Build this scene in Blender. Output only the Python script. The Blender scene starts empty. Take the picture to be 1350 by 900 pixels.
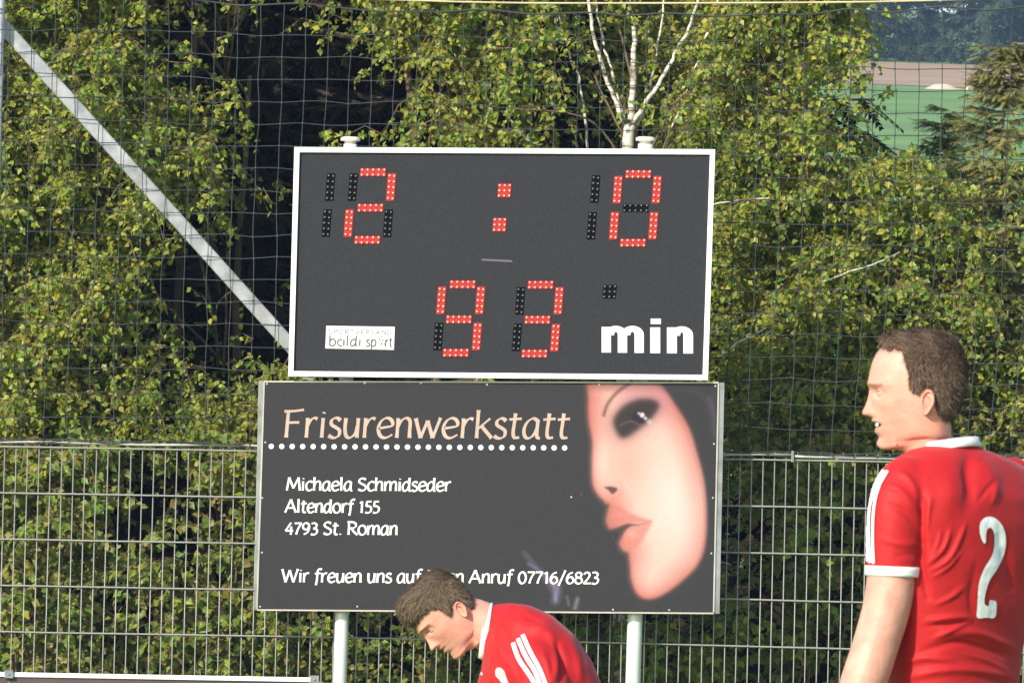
import bpy, math, random
import numpy as np
from mathutils import Vector, Matrix
from mathutils.bvhtree import BVHTree

random.seed(7)
rng = np.random.default_rng(11)
S = bpy.context.scene
COL = S.collection
R = math.radians

# ------------------------------------------------------------------ camera
F_PX = 12120.0                       # focal length in photo pixels (1350 wide)
CAM = Vector((0.0, 0.0, 1.22))
PITCH = math.atan(385 / F_PX)
ROLL = R(1.4)
cam_d = bpy.data.cameras.new('camera')
cam = bpy.data.objects.new('camera', cam_d)
COL.objects.link(cam)
cam_d.sensor_width = 36
cam_d.lens = 36 * F_PX / 1350
cam_d.clip_start = 0.5
cam_d.clip_end = 3000
CROT = Matrix.Rotation(R(90) + PITCH, 3, 'X') @ Matrix.Rotation(ROLL, 3, 'Z')
cam.matrix_world = Matrix.Translation(CAM) @ CROT.to_4x4()
cam_d.dof.use_dof = True
cam_d.dof.focus_distance = 39.9
cam_d.dof.aperture_fstop = 60
S.camera = cam

# ------------------------------------------------------------------ light
SUN_EL, SUN_AZ = 28.0, 36.0
sd = Vector((math.sin(R(SUN_AZ)) * math.cos(R(SUN_EL)), math.cos(R(SUN_AZ)) * math.cos(R(SUN_EL)), -math.sin(R(SUN_EL))))
ld = bpy.data.lights.new('sun', 'SUN')
ld.energy = 4.5
ld.angle = R(0.5)
ld.color = (1.0, 0.93, 0.80)
lo = bpy.data.objects.new('sun', ld)
COL.objects.link(lo)
lo.rotation_euler = sd.to_track_quat('-Z', 'Y').to_euler()
lo.location = (-20, -20, 30)
W_ = bpy.data.worlds.new('World')
S.world = W_
W_.use_nodes = True
nt = W_.node_tree
nt.nodes.clear()
sky = nt.nodes.new('ShaderNodeTexSky')
sky.sky_type = 'NISHITA'
sky.sun_disc = False
sky.sun_elevation = R(SUN_EL)
sky.sun_rotation = R(180 + SUN_AZ)
bg = nt.nodes.new('ShaderNodeBackground')
bg.inputs['Strength'].default_value = 0.15
wo = nt.nodes.new('ShaderNodeOutputWorld')
nt.links.new(sky.outputs[0], bg.inputs[0])
nt.links.new(bg.outputs[0], wo.inputs[0])
S.view_settings.view_transform = 'Standard'
S.view_settings.look = 'None'
S.view_settings.gamma = 1
S.view_settings.exposure = 0.52
S.cycles.max_bounces = 6
S.cycles.transparent_max_bounces = 4
S.cycles.volume_bounces = 0

# ------------------------------------------------------------------ pixel <-> world
def W(px, py, Y):
    d = CROT @ Vector(((px - 675) / F_PX, (450 - py) / F_PX, -1))
    return CAM + d * (Y / d.y)
CR = np.array(CROT)
def Wn(px, py, Y):
    px, py, Y = np.broadcast_arrays(np.asarray(px, float), np.asarray(py, float), np.asarray(Y, float))
    d = np.stack([(px - 675) / F_PX, (450 - py) / F_PX, -np.ones_like(px)], -1) @ CR.T
    return np.array(CAM) + d * (Y / d[..., 1])[..., None]
def proj(P):
    q = (np.asarray(P) - np.array(CAM)) @ CR
    return 675 + F_PX * q[..., 0] / -q[..., 2], 450 - F_PX * q[..., 1] / -q[..., 2]

# ------------------------------------------------------------------ helpers
def srgb(r, g, b):
    f = lambda c: (c / 255 / 12.92) if c / 255 <= 0.04045 else ((c / 255 + 0.055) / 1.055) ** 2.4
    return (f(r), f(g), f(b))

def mat(name, col=(0.5, 0.5, 0.5), rough=0.6, metal=0.0, spec=0.5, var=0.0, vscale=8.0, bump=0.0, bscale=40.0,
        attr=None, emit=None, estr=0.0, trans=0.0, bdist=0.01, wave=None):
    m = bpy.data.materials.new(name)
    m.use_nodes = True
    n, l = m.node_tree.nodes, m.node_tree.links
    b = n['Principled BSDF']
    out = n['Material Output']
    b.inputs['Base Color'].default_value = (*col, 1)
    b.inputs['Roughness'].default_value = rough
    b.inputs['Metallic'].default_value = metal
    b.inputs['Specular IOR Level'].default_value = spec
    tc = n.new('ShaderNodeTexCoord')
    src = None
    if attr:
        a = n.new('ShaderNodeAttribute')
        a.attribute_name = attr
        src = a.outputs['Color']
    if var > 0:
        nz = n.new('ShaderNodeTexNoise')
        nz.inputs['Scale'].default_value = vscale
        nz.inputs['Detail'].default_value = 5
        l.new(tc.outputs['Object'], nz.inputs['Vector'])
        mr = n.new('ShaderNodeMapRange')
        mr.inputs[1].default_value = 0.3
        mr.inputs[2].default_value = 0.7
        mr.inputs[3].default_value = 1 - var
        mr.inputs[4].default_value = 1 + var
        l.new(nz.outputs['Fac'], mr.inputs[0])
        vm = n.new('ShaderNodeVectorMath')
        vm.operation = 'SCALE'
        if src is None:
            vm.inputs[0].default_value = col
        else:
            l.new(src, vm.inputs[0])
        l.new(mr.outputs[0], vm.inputs['Scale'])
        src = vm.outputs[0]
    if src is not None:
        l.new(src, b.inputs['Base Color'])
    if bump > 0:
        nb = n.new('ShaderNodeTexNoise')
        nb.inputs['Scale'].default_value = bscale
        nb.inputs['Detail'].default_value = 4
        l.new(tc.outputs['Object'], nb.inputs['Vector'])
        bp = n.new('ShaderNodeBump')
        bp.inputs['Strength'].default_value = bump
        bp.inputs['Distance'].default_value = bdist
        l.new(nb.outputs['Fac'], bp.inputs['Height'])
        l.new(bp.outputs[0], b.inputs['Normal'])
    if emit:
        b.inputs['Emission Color'].default_value = (*emit, 1)
        b.inputs['Emission Strength'].default_value = estr
    if trans > 0:
        tr = n.new('ShaderNodeBsdfTranslucent')
        if src is not None:
            l.new(src, tr.inputs['Color'])
        else:
            tr.inputs['Color'].default_value = (*col, 1)
        mx = n.new('ShaderNodeMixShader')
        mx.inputs[0].default_value = trans
        l.new(b.outputs[0], mx.inputs[1])
        l.new(tr.outputs[0], mx.inputs[2])
        l.new(mx.outputs[0], out.inputs['Surface'])
    return m

def thing(name, label, cat, loc=(0, 0, 0), group=None):
    o = bpy.data.objects.new(name, None)
    COL.objects.link(o)
    o.location = loc
    o.empty_display_size = 0.1
    o['label'] = label
    o['category'] = cat
    if group:
        o['group'] = group
    return o

def root_loc(p):
    v = Vector((0, 0, 0))
    while p is not None:
        v = v + p.location
        p = p.parent
    return v

class MB:
    """collects polygons (world coordinates) for one mesh"""
    def __init__(s):
        s.v, s.f, s.c, s.mi = [], [], [], []
        s.cur = 0
    def add(s, vs, fs, m=None):
        o = len(s.v)
        s.v += [tuple(v) for v in vs]
        s.f += [tuple(i + o for i in f) for f in fs]
        s.mi += [s.cur if m is None else m] * len(fs)
        return s
    def box(s, c, U, V, N, m=None):
        """centre c, half vectors"""
        c, U, V, N = Vector(c), Vector(U), Vector(V), Vector(N)
        vs = [c + a * U + b * V + d * N for a in (-1, 1) for b in (-1, 1) for d in (-1, 1)]
        return s.add(vs, [(0, 1, 3, 2), (4, 6, 7, 5), (0, 4, 5, 1), (2, 3, 7, 6), (0, 2, 6, 4), (1, 5, 7, 3)], m)
    def tube(s, pts, r, k=6, cap=True, m=None, flat=None):
        pts = [Vector(p) for p in pts]
        n = len(pts)
        rs = r if isinstance(r, (list, tuple)) else [r] * n
        vs, fs = [], []
        up = Vector((0, 0, 1))
        for i, p in enumerate(pts):
            t = (pts[min(i + 1, n - 1)] - pts[max(i - 1, 0)])
            if t.length < 1e-9:
                t = Vector((0, 0, 1))
            t.normalize()
            ref = up if abs(t.dot(up)) < 0.93 else Vector((0, 1, 0))
            a = t.cross(ref).normalized()
            b = a.cross(t)
            for j in range(k):
                an = 2 * math.pi * j / k
                vs.append(p + (a * math.cos(an) + b * math.sin(an)) * rs[i])
        for i in range(n - 1):
            for j in range(k):
                j2 = (j + 1) % k
                fs.append((i * k + j, i * k + j2, (i + 1) * k + j2, (i + 1) * k + j))
        if cap:
            fs.append(tuple(range(k - 1, -1, -1)))
            fs.append(tuple((n - 1) * k + j for j in range(k)))
        return s.add(vs, fs, m)
    def build(s, name, mats, parent=None, smooth=False, bevel=0.0):
        me = bpy.data.meshes.new(name)
        off = root_loc(parent)
        me.from_pydata([Vector(v) - off for v in s.v], [], s.f)
        mats = mats if isinstance(mats, (list, tuple)) else [mats]
        for m in mats:
            me.materials.append(m)
        if len(mats) > 1:
            me.polygons.foreach_set('material_index', s.mi)
        if smooth:
            me.polygons.foreach_set('use_smooth', [True] * len(me.polygons))
        me.validate()
        o = bpy.data.objects.new(name, me)
        COL.objects.link(o)
        if parent is not None:
            o.parent = parent
        if bevel > 0:
            bm = o.modifiers.new('bevel', 'BEVEL')
            bm.width = bevel
            bm.segments = 2
            bm.limit_method = 'ANGLE'
        return o

def mesh_np(name, V, F, mats, parent=None, col=None, smooth=False, mi=None):
    """V (n,3) world, F (m,k)"""
    V = np.asarray(V, np.float32) - np.array(root_loc(parent), np.float32)
    F = np.asarray(F, np.int32)
    me = bpy.data.meshes.new(name)
    me.vertices.add(len(V))
    me.vertices.foreach_set('co', V.ravel())
    k = F.shape[1]
    me.loops.add(F.size)
    me.loops.foreach_set('vertex_index', F.ravel())
    me.polygons.add(len(F))
    me.polygons.foreach_set('loop_start', np.arange(len(F), dtype=np.int32) * k)
    me.polygons.foreach_set('loop_total', np.full(len(F), k, np.int32))
    for m in (mats if isinstance(mats, (list, tuple)) else [mats]):
        me.materials.append(m)
    if mi is not None:
        me.polygons.foreach_set('material_index', np.asarray(mi, np.int32))
    me.polygons.foreach_set('use_smooth', np.full(len(F), smooth))
    me.update(calc_edges=True)
    me.validate()
    if col is not None:
        ca = me.color_attributes.new('Col', 'FLOAT_COLOR', 'POINT')
        c4 = np.ones((len(V), 4), np.float32)
        c4[:, :3] = col
        ca.data.foreach_set('color', c4.ravel())
    o = bpy.data.objects.new(name, me)
    COL.objects.link(o)
    if parent is not None:
        o.parent = parent
    return o

def instance_np(TV, TF, M, T):
    """template verts TV(k,3), faces TF; M (n,3,3), T (n,3) -> V,F"""
    n, k = len(M), len(TV)
    V = np.einsum('nij,kj->nki', M, TV) + T[:, None, :]
    F = TF[None] + (np.arange(n) * k)[:, None, None]
    return V.reshape(-1, 3), F.reshape(-1, TF.shape[1])

def smooth_path(pts, n=8):
    P = [Vector(p) for p in pts]
    if len(P) < 3:
        return [P[0].lerp(P[-1], i / n) for i in range(n + 1)]
    out = []
    for i in range(len(P) - 1):
        p0, p1, p2, p3 = P[max(i - 1, 0)], P[i], P[i + 1], P[min(i + 2, len(P) - 1)]
        for j in range(n):
            t = j / n
            out.append(0.5 * ((2 * p1) + (p2 - p0) * t + (2 * p0 - 5 * p1 + 4 * p2 - p3) * t * t + (3 * p1 - p0 - 3 * p2 + p3) * t ** 3))
    out.append(P[-1])
    return out

def noise1(x, seed):
    return (math.sin(x * 1.3 + seed * 7.1) + math.sin(x * 2.9 + seed * 3.7) * 0.6 + math.sin(x * 5.3 + seed * 1.9) * 0.4) / 2

# ------------------------------------------------------------------ materials
M_white = mat('white_powder_coat', (0.78, 0.78, 0.77), 0.45, var=0.04, vscale=3)
M_black = mat('matt_black_front', srgb(44, 44, 49), 0.55, spec=0.15, var=0.24, vscale=170, bump=0.35, bscale=260, bdist=0.002)
M_signbg = mat('printed_dark_grey', srgb(45, 43, 47), 0.5, spec=0.25, var=0.16, vscale=150, bump=0.02, bscale=6, bdist=0.01)
M_galv = mat('galvanised_steel', (0.27, 0.28, 0.29), 0.42, metal=0.55, var=0.25, vscale=14)
M_brace = mat('galvanised_tube', (0.29, 0.30, 0.325), 0.5, metal=0.2, var=0.3, vscale=16, bump=0.2, bscale=30)
M_wire = mat('galvanised_wire', (0.28, 0.275, 0.26), 0.5, metal=0.3, var=0.12, vscale=6)
M_rail = mat('top_rail_zinc', (0.42, 0.41, 0.38), 0.5, metal=0.4, var=0.3, vscale=5)
M_post = mat('white_post_paint', (0.72, 0.73, 0.74), 0.35, metal=0.15, var=0.08, vscale=5)
M_cap = mat('cream_plastic', (0.68, 0.64, 0.52), 0.5, var=0.08)
M_net = mat('net_cord', (0.035, 0.042, 0.044), 0.8, var=0.25, vscale=3)
M_rope = mat('tan_rope', (0.55, 0.45, 0.28), 0.8, var=0.15)
M_ink_w = mat('white_print', (0.82, 0.81, 0.80), 0.5)
M_ink_p = mat('peach_print', tuple(c * .60 for c in srgb(226, 196, 180)), 0.5, var=0.12, vscale=14)
M_ink_g = mat('grey_print', (0.09, 0.09, 0.10), 0.6)
M_ink_l = mat('pale_grey_print', (0.20, 0.20, 0.22), 0.6)
M_screw = mat('screw_head', (0.5, 0.5, 0.5), 0.4, metal=0.6)
M_ledred = mat('lit_red_led', (0.22, 0.01, 0.012), 0.4, emit=(1.0, 0.03, 0.035), estr=0.45)
M_ledhot = mat('led_core', (0.9, 0.4, 0.2), 0.4, emit=(1.0, 0.46, 0.30), estr=1.1)
M_ledglow = mat('led_glow_plate', (0.30, 0.015, 0.015), 0.5, emit=(1.0, 0.03, 0.025), estr=0.06)  # plate behind lit LEDs, their red glow put into colour and emission
M_ledoff = mat('dark_led', (0.008, 0.008, 0.009), 0.5, spec=0.15)
M_ledhole = mat('led_hole', (0.005, 0.005, 0.006), 0.8, spec=0.05)
M_ledlens = mat('led_lens_unlit', (0.22, 0.22, 0.22), 0.3)
M_print = mat('portrait_print', attr='Col', rough=0.45, spec=0.4)
M_leaf = mat('birch_leaf', attr='Col', rough=0.42, spec=0.45, trans=0.55)
M_twig = mat('twig_bark', (0.12, 0.08, 0.05), 0.8, var=0.3)
M_needle = mat('dark_spruce_needles', attr='Col', rough=0.8, spec=0.1)
M_conif = mat('olive_conifer_needles', attr='Col', rough=0.7, spec=0.2)
M_bark = mat('dark_bark', (0.06, 0.045, 0.035), 0.9, var=0.4, bump=0.6, bscale=30)

def birch_bark():
    m = mat('birch_bark', (0.62, 0.58, 0.52), 0.7)
    n, l = m.node_tree.nodes, m.node_tree.links
    b = n['Principled BSDF']
    tc = n.new('ShaderNodeTexCoord')
    mp = n.new('ShaderNodeMapping')
    mp.inputs['Scale'].default_value = (9, 9, 26)
    nz = n.new('ShaderNodeTexNoise')
    nz.inputs['Scale'].default_value = 1.6
    nz.inputs['Detail'].default_value = 5
    cr = n.new('ShaderNodeValToRGB')
    cr.color_ramp.elements[0].position = 0.38
    cr.color_ramp.elements[0].color = (0.10, 0.075, 0.05, 1)
    cr.color_ramp.elements[1].position = 0.52
    cr.color_ramp.elements[1].color = (0.58, 0.54, 0.47, 1)
    l.new(tc.outputs['Object'], mp.inputs[0])
    l.new(mp.outputs[0], nz.inputs['Vector'])
    l.new(nz.outputs['Fac'], cr.inputs[0])
    l.new(cr.outputs[0], b.inputs['Base Color'])
    return m
M_birch = birch_bark()

# ------------------------------------------------------------------ terrain
def terrain():
    def zt(x, y):
        s = max(0.0, y - 62)
        z = 0.079 * s
        if y < 90:
            z *= min(1, max(0, (y - 62) / 28))
        z += 0.25 * math.sin(x * 0.05 + y * 0.02) * min(1, s / 60) * max(0, min(1, (220 - y) / 60))
        return z
    ys = [-60, -10, 0, 10, 20, 30, 36, 40, 44, 50, 56, 62, 68, 74, 80, 90, 110, 140, 180, 220, 260, 300, 340, 380, 430, 500, 600, 800, 1100]
    xs = [-700, -400, -200, -100, -60, -40, -25, -15, -8, -4, 0, 4, 8, 12, 16, 20, 25, 32, 40, 60, 100, 200, 400, 700]
    V = [(x, y, zt(x, min(y, 620))) for y in ys for x in xs]
    nx = len(xs)
    Fc = [(j * nx + i, j * nx + i + 1, (j + 1) * nx + i + 1, (j + 1) * nx + i) for j in range(len(ys) - 1) for i in range(nx - 1)]
    m = mat('meadow_grass', (0.13, 0.25, 0.05), 0.9, var=0.3, vscale=0.12, bump=0.3, bscale=8)
    me = MB().add(V, Fc).build('ground', m, smooth=True)
    me['kind'] = 'structure'
    # ploughed strip on the hillside (a thin sheet over the meadow)
    def sheet(name, x0, x1, yl, yh, mt, dz, n=14, k=4):
        V, Fq = [], []
        for i in range(n + 1):
            x = x0 + (x1 - x0) * i / n
            for j in range(k + 1):
                y = yl(x) + (yh(x) - yl(x)) * j / k
                V.append((x, y, zt(x, y) + dz))
        for i in range(n):
            for j in range(k):
                a = i * (k + 1) + j
                Fq.append((a, a + k + 1, a + k + 2, a + 1))
        o = MB().add(V, Fq).build(name, mt)
        o['kind'] = 'structure'
    soil = mat('bare_soil', (0.36, 0.24, 0.15), 0.95, var=0.2, vscale=0.3)
    sheet('ploughed_field', -60, 60, lambda x: 334 - (x - 14) * 0.9 + 1.2 * math.sin(x * 1.3), lambda x: 386 - (x - 14) * 0.6, soil, 0.02)
    return zt
zt = terrain()

# sand heap in the far field
def sand_heap(name, px, Y, w, h, label):
    c = W(px, 450, Y)
    z0 = zt(c.x, Y)
    mb = MB()
    n, k = 9, 20
    vs, fs = [], []
    for i in range(n + 1):
        rr = i / n
        for j in range(k):
            a = 2 * math.pi * j / k
            q = 1 + 0.12 * math.sin(3 * a + 1) + 0.08 * math.sin(5 * a)
            hh = h * math.cos(rr * math.pi / 2) ** 1.1 * (1 + 0.2 * math.sin(2 * a + i))
            vs.append((c.x + w * rr * q * math.cos(a), Y + w * 0.7 * rr * q * math.sin(a), z0 - 0.1 + max(hh, 0)))
    for i in range(n):
        for j in range(k):
            fs.append((i * k + j, i * k + (j + 1) % k, (i + 1) * k + (j + 1) % k, (i + 1) * k + j))
    o = mb.add(vs, fs).build(name, mat(name + '_sand', (0.62, 0.47, 0.36), 0.9, var=0.2, vscale=2), smooth=True)
    o['label'] = label
    o['category'] = 'heap'
sand_heap('sand_heap', 1234, 329, 1.0, 0.24, 'pale sand heap at the edge of the green field on the hillside')
sand_heap('gravel_heap', 1272, 328, 0.42, 0.2, 'low flat grey heap just right of the pale sand heap on the hillside')

# ------------------------------------------------------------------ frond template for conifers
def frond_template(pairs=7, L=1.0, w=0.30, th=0.07):
    V, Fq = [], []
    def sl(p0, p1, wd):
        o = len(V)
        d = np.array(p1) - np.array(p0)
        nrm = np.array([-d[1], d[0], 0.0])
        nrm = nrm / (np.linalg.norm(nrm) + 1e-9) * wd
        V.extend([np.array(p0) - nrm, np.array(p0) + nrm, np.array(p1)])
        Fq.append((o, o + 1, o + 2))
    sl((0, 0, 0), (0, L, 0), th * 0.8)
    for i in range(pairs):
        t = (i + 0.4) / pairs
        l = w * (1 - t * 0.75)
        for s in (-1, 1):
            sl((0, t * L, 0), (s * l, t * L + l * 0.75, -0.06), th)
    return np.array(V, float), np.array(Fq, int)
FRV, FRF = frond_template()
FR2 = frond_template(3, 1.0, 0.34, 0.10)
FR3 = frond_template(9, 1.0, 0.24, 0.032)

def orient(d, up, roll=None):
    """columns x,y,z with y=d"""
    y = d / np.linalg.norm(d, axis=1, keepdims=True)
    x = np.cross(y, up)
    x /= (np.linalg.norm(x, axis=1, keepdims=True) + 1e-9)
    z = np.cross(x, y)
    if roll is not None:
        c, s = np.cos(roll)[:, None], np.sin(roll)[:, None]
        x, z = x * c + z * s, z * c - x * s
    return np.stack([x, y, z], -1)

def conifer_arrays(h, rad, whorl, nb, nf, flen, droop, z0, rs, colA, colB, live=0.0, tpl=None):
    FRV, FRF = tpl or (globals()['FRV'], globals()['FRF'])
    T, D, Lh, C = [], [], [], []
    br = []
    z = z0
    while z < h - min(0.1, rad * .05):
        q = (1 - (z / h)) ** 0.8
        for b in range(nb):
            a = rs.uniform(0, 2 * math.pi)
            L = rad * q * rs.uniform(0.75, 1.15) + 0.09
            dr = np.array([math.cos(a), math.sin(a)])
            p0 = np.array([0, 0, z + rs.uniform(-.08, .08)])
            dd = droop * rs.uniform(0.6, 1.3)
            tip = p0 + np.array([dr[0] * L, dr[1] * L, -dd * L + 0.15 * L])
            mid = p0 + np.array([dr[0] * L * .5, dr[1] * L * .5, -dd * L * .35])
            br.append((p0, mid, tip, (0.012 + 0.012 * q) * min(1, rad / 1.5) ** 1.6))
            for k in range(nf):
                t = rs.uniform(live, 1.0)
                p = (1 - t) ** 2 * p0 + 2 * t * (1 - t) * mid + t * t * tip
                side = rs.choice([-1, 1])
                d = np.array([dr[0], dr[1], -dd]) * 0.8 + side * np.array([-dr[1], dr[0], 0]) * rs.uniform(0.2, 1.0) + np.array([0, 0, rs.uniform(-.8, .15)])
                T.append(p)
                D.append(d)
                Lh.append(flen * rs.uniform(0.6, 1.3))
                C.append(rs.uniform(0, 1))
        z += whorl * rs.uniform(0.8, 1.2)
    T, D, Lh, C = np.array(T), np.array(D), np.array(Lh), np.array(C)
    M = orient(D, np.tile([0, 0, 1.0], (len(D), 1)), rs.uniform(-.7, .7, len(D))) * Lh[:, None, None]
    V, Fq = instance_np(FRV, FRF, M, T)
    col = np.array(colA)[None] * (1 - C[:, None]) + np.array(colB)[None] * C[:, None]
    col = np.repeat(col, len(FRV), 0)
    return V, Fq, col, br

def conifer(name, label, base, h, rad, group=None, whorl=0.3, nb=8, nf=12, flen=0.22, droop=0.35, z0=0.3, seed=1,
            colA=(0.020, 0.019, 0.010), colB=(0.038, 0.027, 0.015), mt=None, tr=0.09, tpl=None):
    rs = np.random.default_rng(seed)
    V, Fq, col, br = conifer_arrays(h, rad, whorl, nb, nf, flen, droop, z0, rs, colA, colB, tpl=tpl)
    root = thing(name, label, 'tree', base, group)
    B = np.array(base)
    cr = mesh_np('crown', V + B, Fq, mt or M_needle, root, col)
    mb = MB()
    mb.tube([B + np.array([0, 0, t * h]) for t in np.linspace(0, 1, 9)], [tr * (1 - t * 0.93) for t in np.linspace(0, 1, 9)], 9)
    mb.build('trunk', M_bark, root, smooth=True)
    mb2 = MB()
    for p0, mid, tip, r in br:
        mb2.tube([p0 + B, mid + B, tip + B], [r, r * .6, r * .25], 4, cap=False)
    o = mb2.build('branches', M_bark, root)
    o['kind'] = 'stuff'
    return root

def copy_tree(o, loc, rz, sc, label):
    r = o.copy()
    COL.objects.link(r)
    r.location = loc
    r.rotation_euler = (0, 0, rz)
    r.scale = (sc, sc, sc)
    r['label'] = label
    for ch in list(o.children):
        c = ch.copy()
        COL.objects.link(c)
        c.parent = r
    return r

# dark spruce stand behind the birches
GS = 'dark spruces behind the birches'
p = W(60, 450, 43.6)
sp0 = conifer('spruce_tree', 'dark spruce behind the birch leaves at the far left edge', (p.x, 43.6, 0), 9.5, 1.5, GS, whorl=0.2, nb=10, nf=15, seed=3)
p = W(330, 450, 43.4)
sp1 = conifer('spruce_tree', 'dark spruce in the black gap left of the scoreboard, behind the diagonal brace', (p.x, 43.4, 0), 10, 1.55, GS, whorl=0.2, nb=10, nf=15, seed=4)
for i, (px, Y, sc, lab) in enumerate([
        (470, 43.9, 1.0, 'dark spruce behind the leafy twigs over the left post cap'),
        (640, 43.5, 0.97, 'dark spruce behind the middle of the scoreboard'),
        (790, 43.8, 1.02, 'dark spruce behind the white birch stems'),
        (800, 44.2, 0.6, 'lower dark spruce behind the right post cap of the scoreboard'),
        (-90, 44.5, 1.05, 'dark spruce mostly beyond the left edge behind the brace top'),
        (190, 45.2, 1.1, 'dark spruce of the back row between the left birch and the black gap'),
        (540, 45.4, 1.1, 'dark spruce of the back row above the left half of the scoreboard'),
        (700, 45.6, 0.85, 'dark spruce of the back row behind the right half of the scoreboard'),
        (380, 46.6, 1.1, 'farthest dark spruce, straight behind the left scoreboard edge'),
        (700, 46.8, 1.1, 'farthest dark spruce, behind the colon of the scoreboard'),
        (50, 46.8, 1.1, 'farthest dark spruce at the left edge')]):
    p = W(px, 450, Y)
    copy_tree(sp0 if i % 2 else sp1, (p.x, Y, 0), 1.3 + i * 1.7, sc, lab)
# lower dark spruces to the right, their tips stay under the hillside meadow
p = W(1090, 450, 43.2)
sq0 = conifer('spruce_tree', 'short dark spruce hidden behind the leaves above the right fence', (p.x, 43.2, 0), 2.95, 1.0, GS, whorl=0.14, nb=9, nf=14, seed=8)
for i, (px, Y, sc, lab) in enumerate([(1215, 43.6, 0.9, 'short dark spruce behind the head of the standing player'), (1330, 43.8, 1.0, 'short dark spruce at the right edge behind the olive conifer'),
                                      (1010, 44.3, 1.0, 'short dark spruce behind the fence right of the advertising sign'), (1150, 44.8, 0.86, 'short dark spruce of the back row left of the standing player'), (1420, 44.6, 1.1, 'short dark spruce beyond the right edge')]):
    p = W(px, 450, Y)
    copy_tree(sq0, (p.x, Y, 0), 0.7 + i * 1.9, sc, lab)

# olive conifers at the right edge
p = W(1316, 450, 41.3)
ht = W(1316, 60, 41.3).z
conifer('conifer_tree', 'young olive brown conifer with pointed top against the hillside', (p.x, 41.3, 0), ht, 0.62, None, whorl=0.07, nb=9, nf=30, flen=0.07, droop=-0.05, z0=0.4, seed=12,
        colA=(0.11, 0.14, 0.04), colB=(0.30, 0.25, 0.085), mt=M_conif, tr=0.03, tpl=FR3)
p = W(1243, 450, 42.9)
conifer('conifer_tree', 'small olive conifer with leaning tip left of the pointed one', (p.x, 42.9, 0), W(1243, 150, 42.9).z, 0.46, None, whorl=0.08, nb=8, nf=26, flen=0.07, droop=-0.1, z0=0.4, seed=13,
        colA=(0.11, 0.14, 0.04), colB=(0.28, 0.24, 0.08), mt=M_conif, tr=0.025, tpl=FR3)

# far wood on the hill
def far_wood():
    rs = np.random.default_rng(5)
    base = conifer_arrays(20, 3.4, 0.75, 9, 22, 0.55, 0.45, 0.5, rs, (0.016, 0.030, 0.018), (0.04, 0.06, 0.03), tpl=FR2)
    Vs, Fs, Cs = [], [], []
    off = 0
    for k in range(22):
        x = 4 + (k % 11) * 2.7 + rs.uniform(-1.2, 1.2)
        y = 392 + (k // 11) * 8 + rs.uniform(-3, 3) - (x - 14) * 0.5
        a, s = rs.uniform(0, 6.28), rs.uniform(0.8, 1.2)
        c, sn = math.cos(a) * s, math.sin(a) * s
        Mr = np.array([[c, -sn, 0], [sn, c, 0], [0, 0, s]])
        Vs.append(base[0] @ Mr.T + np.array([x, y, zt(x, y) - 1]))
        Fs.append(base[1] + off)
        Cs.append(base[2] * rs.uniform(0.6, 1.5))
        off += len(base[0])
    o = mesh_np('far_wood', np.concatenate(Vs), np.concatenate(Fs), M_needle, None, np.concatenate(Cs))
    o['kind'] = 'stuff'
    o['label'] = 'bluish dark conifer wood on the far hill'
    o['category'] = 'wood'
far_wood()

# ------------------------------------------------------------------ deciduous foliage
DM = """777621112567775356789971000
888733111124765356899751000
998865311125654256898421001
988866301135654245899642111
998865203333333333478798633
988743213333333333688999864
776521113333333333688999864
687521113333333333578999874
986421113333333333579999885
956443343333333333568999875
997746763333333333558998765
986646763333333333357888764
774213653333333333146555544
675214553333333333134555444
566555663333333333234544444
676666663333333333355555444
677666676666666666655555555
577666676666666666555555555""".split('\n')
assert all(len(r) == 27 for r in DM), [len(r) for r in DM]
DMA = np.array([[int(c) for c in r] for r in DM], float)

def density(px, py):
    x = np.clip(px / 50 - 0.5, 0, 25.999)
    y = np.clip(py / 50 - 0.5, 0, 16.999)
    i, j = x.astype(int), y.astype(int)
    fx, fy = x - i, y - j
    d = (DMA[j, i] * (1 - fx) * (1 - fy) + DMA[j, i + 1] * fx * (1 - fy) + DMA[j + 1, i] * (1 - fx) * fy + DMA[j + 1, i + 1] * fx * fy)
    d = np.where((py < -20) & (px < 850), np.maximum(d, 4.0), d)
    d = np.where((py < -70) & (px >= 850), 0.0, d)
    return d

LV = np.array([[0, 0, 0], [-.37, .38, .10], [.37, .38, .10], [0, .5, 0], [0, 1, -.08]], float)
LF = np.array([[0, 2, 3], [0, 3, 1], [3, 2, 4], [3, 4, 1]], int)
leaf_mesh_cache = {}

def leaf_cols(n, pal, rs):
    pal = np.array(pal)
    i = rs.integers(0, len(pal), n)
    return pal[i] * 1.2 * rs.uniform(0.7, 1.3, (n, 1)) * rs.uniform(0.92, 1.08, (n, 3))

BIRCH_PAL = [(0.29, 0.33, 0.038), (0.36, 0.37, 0.045), (0.20, 0.29, 0.040), (0.36, 0.38, 0.085), (0.15, 0.25, 0.040), (0.32, 0.29, 0.045)]
SHRUB_PAL = [(0.17, 0.25, 0.045), (0.24, 0.28, 0.055), (0.29, 0.28, 0.07), (0.12, 0.20, 0.04), (0.27, 0.22, 0.065)]

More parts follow.
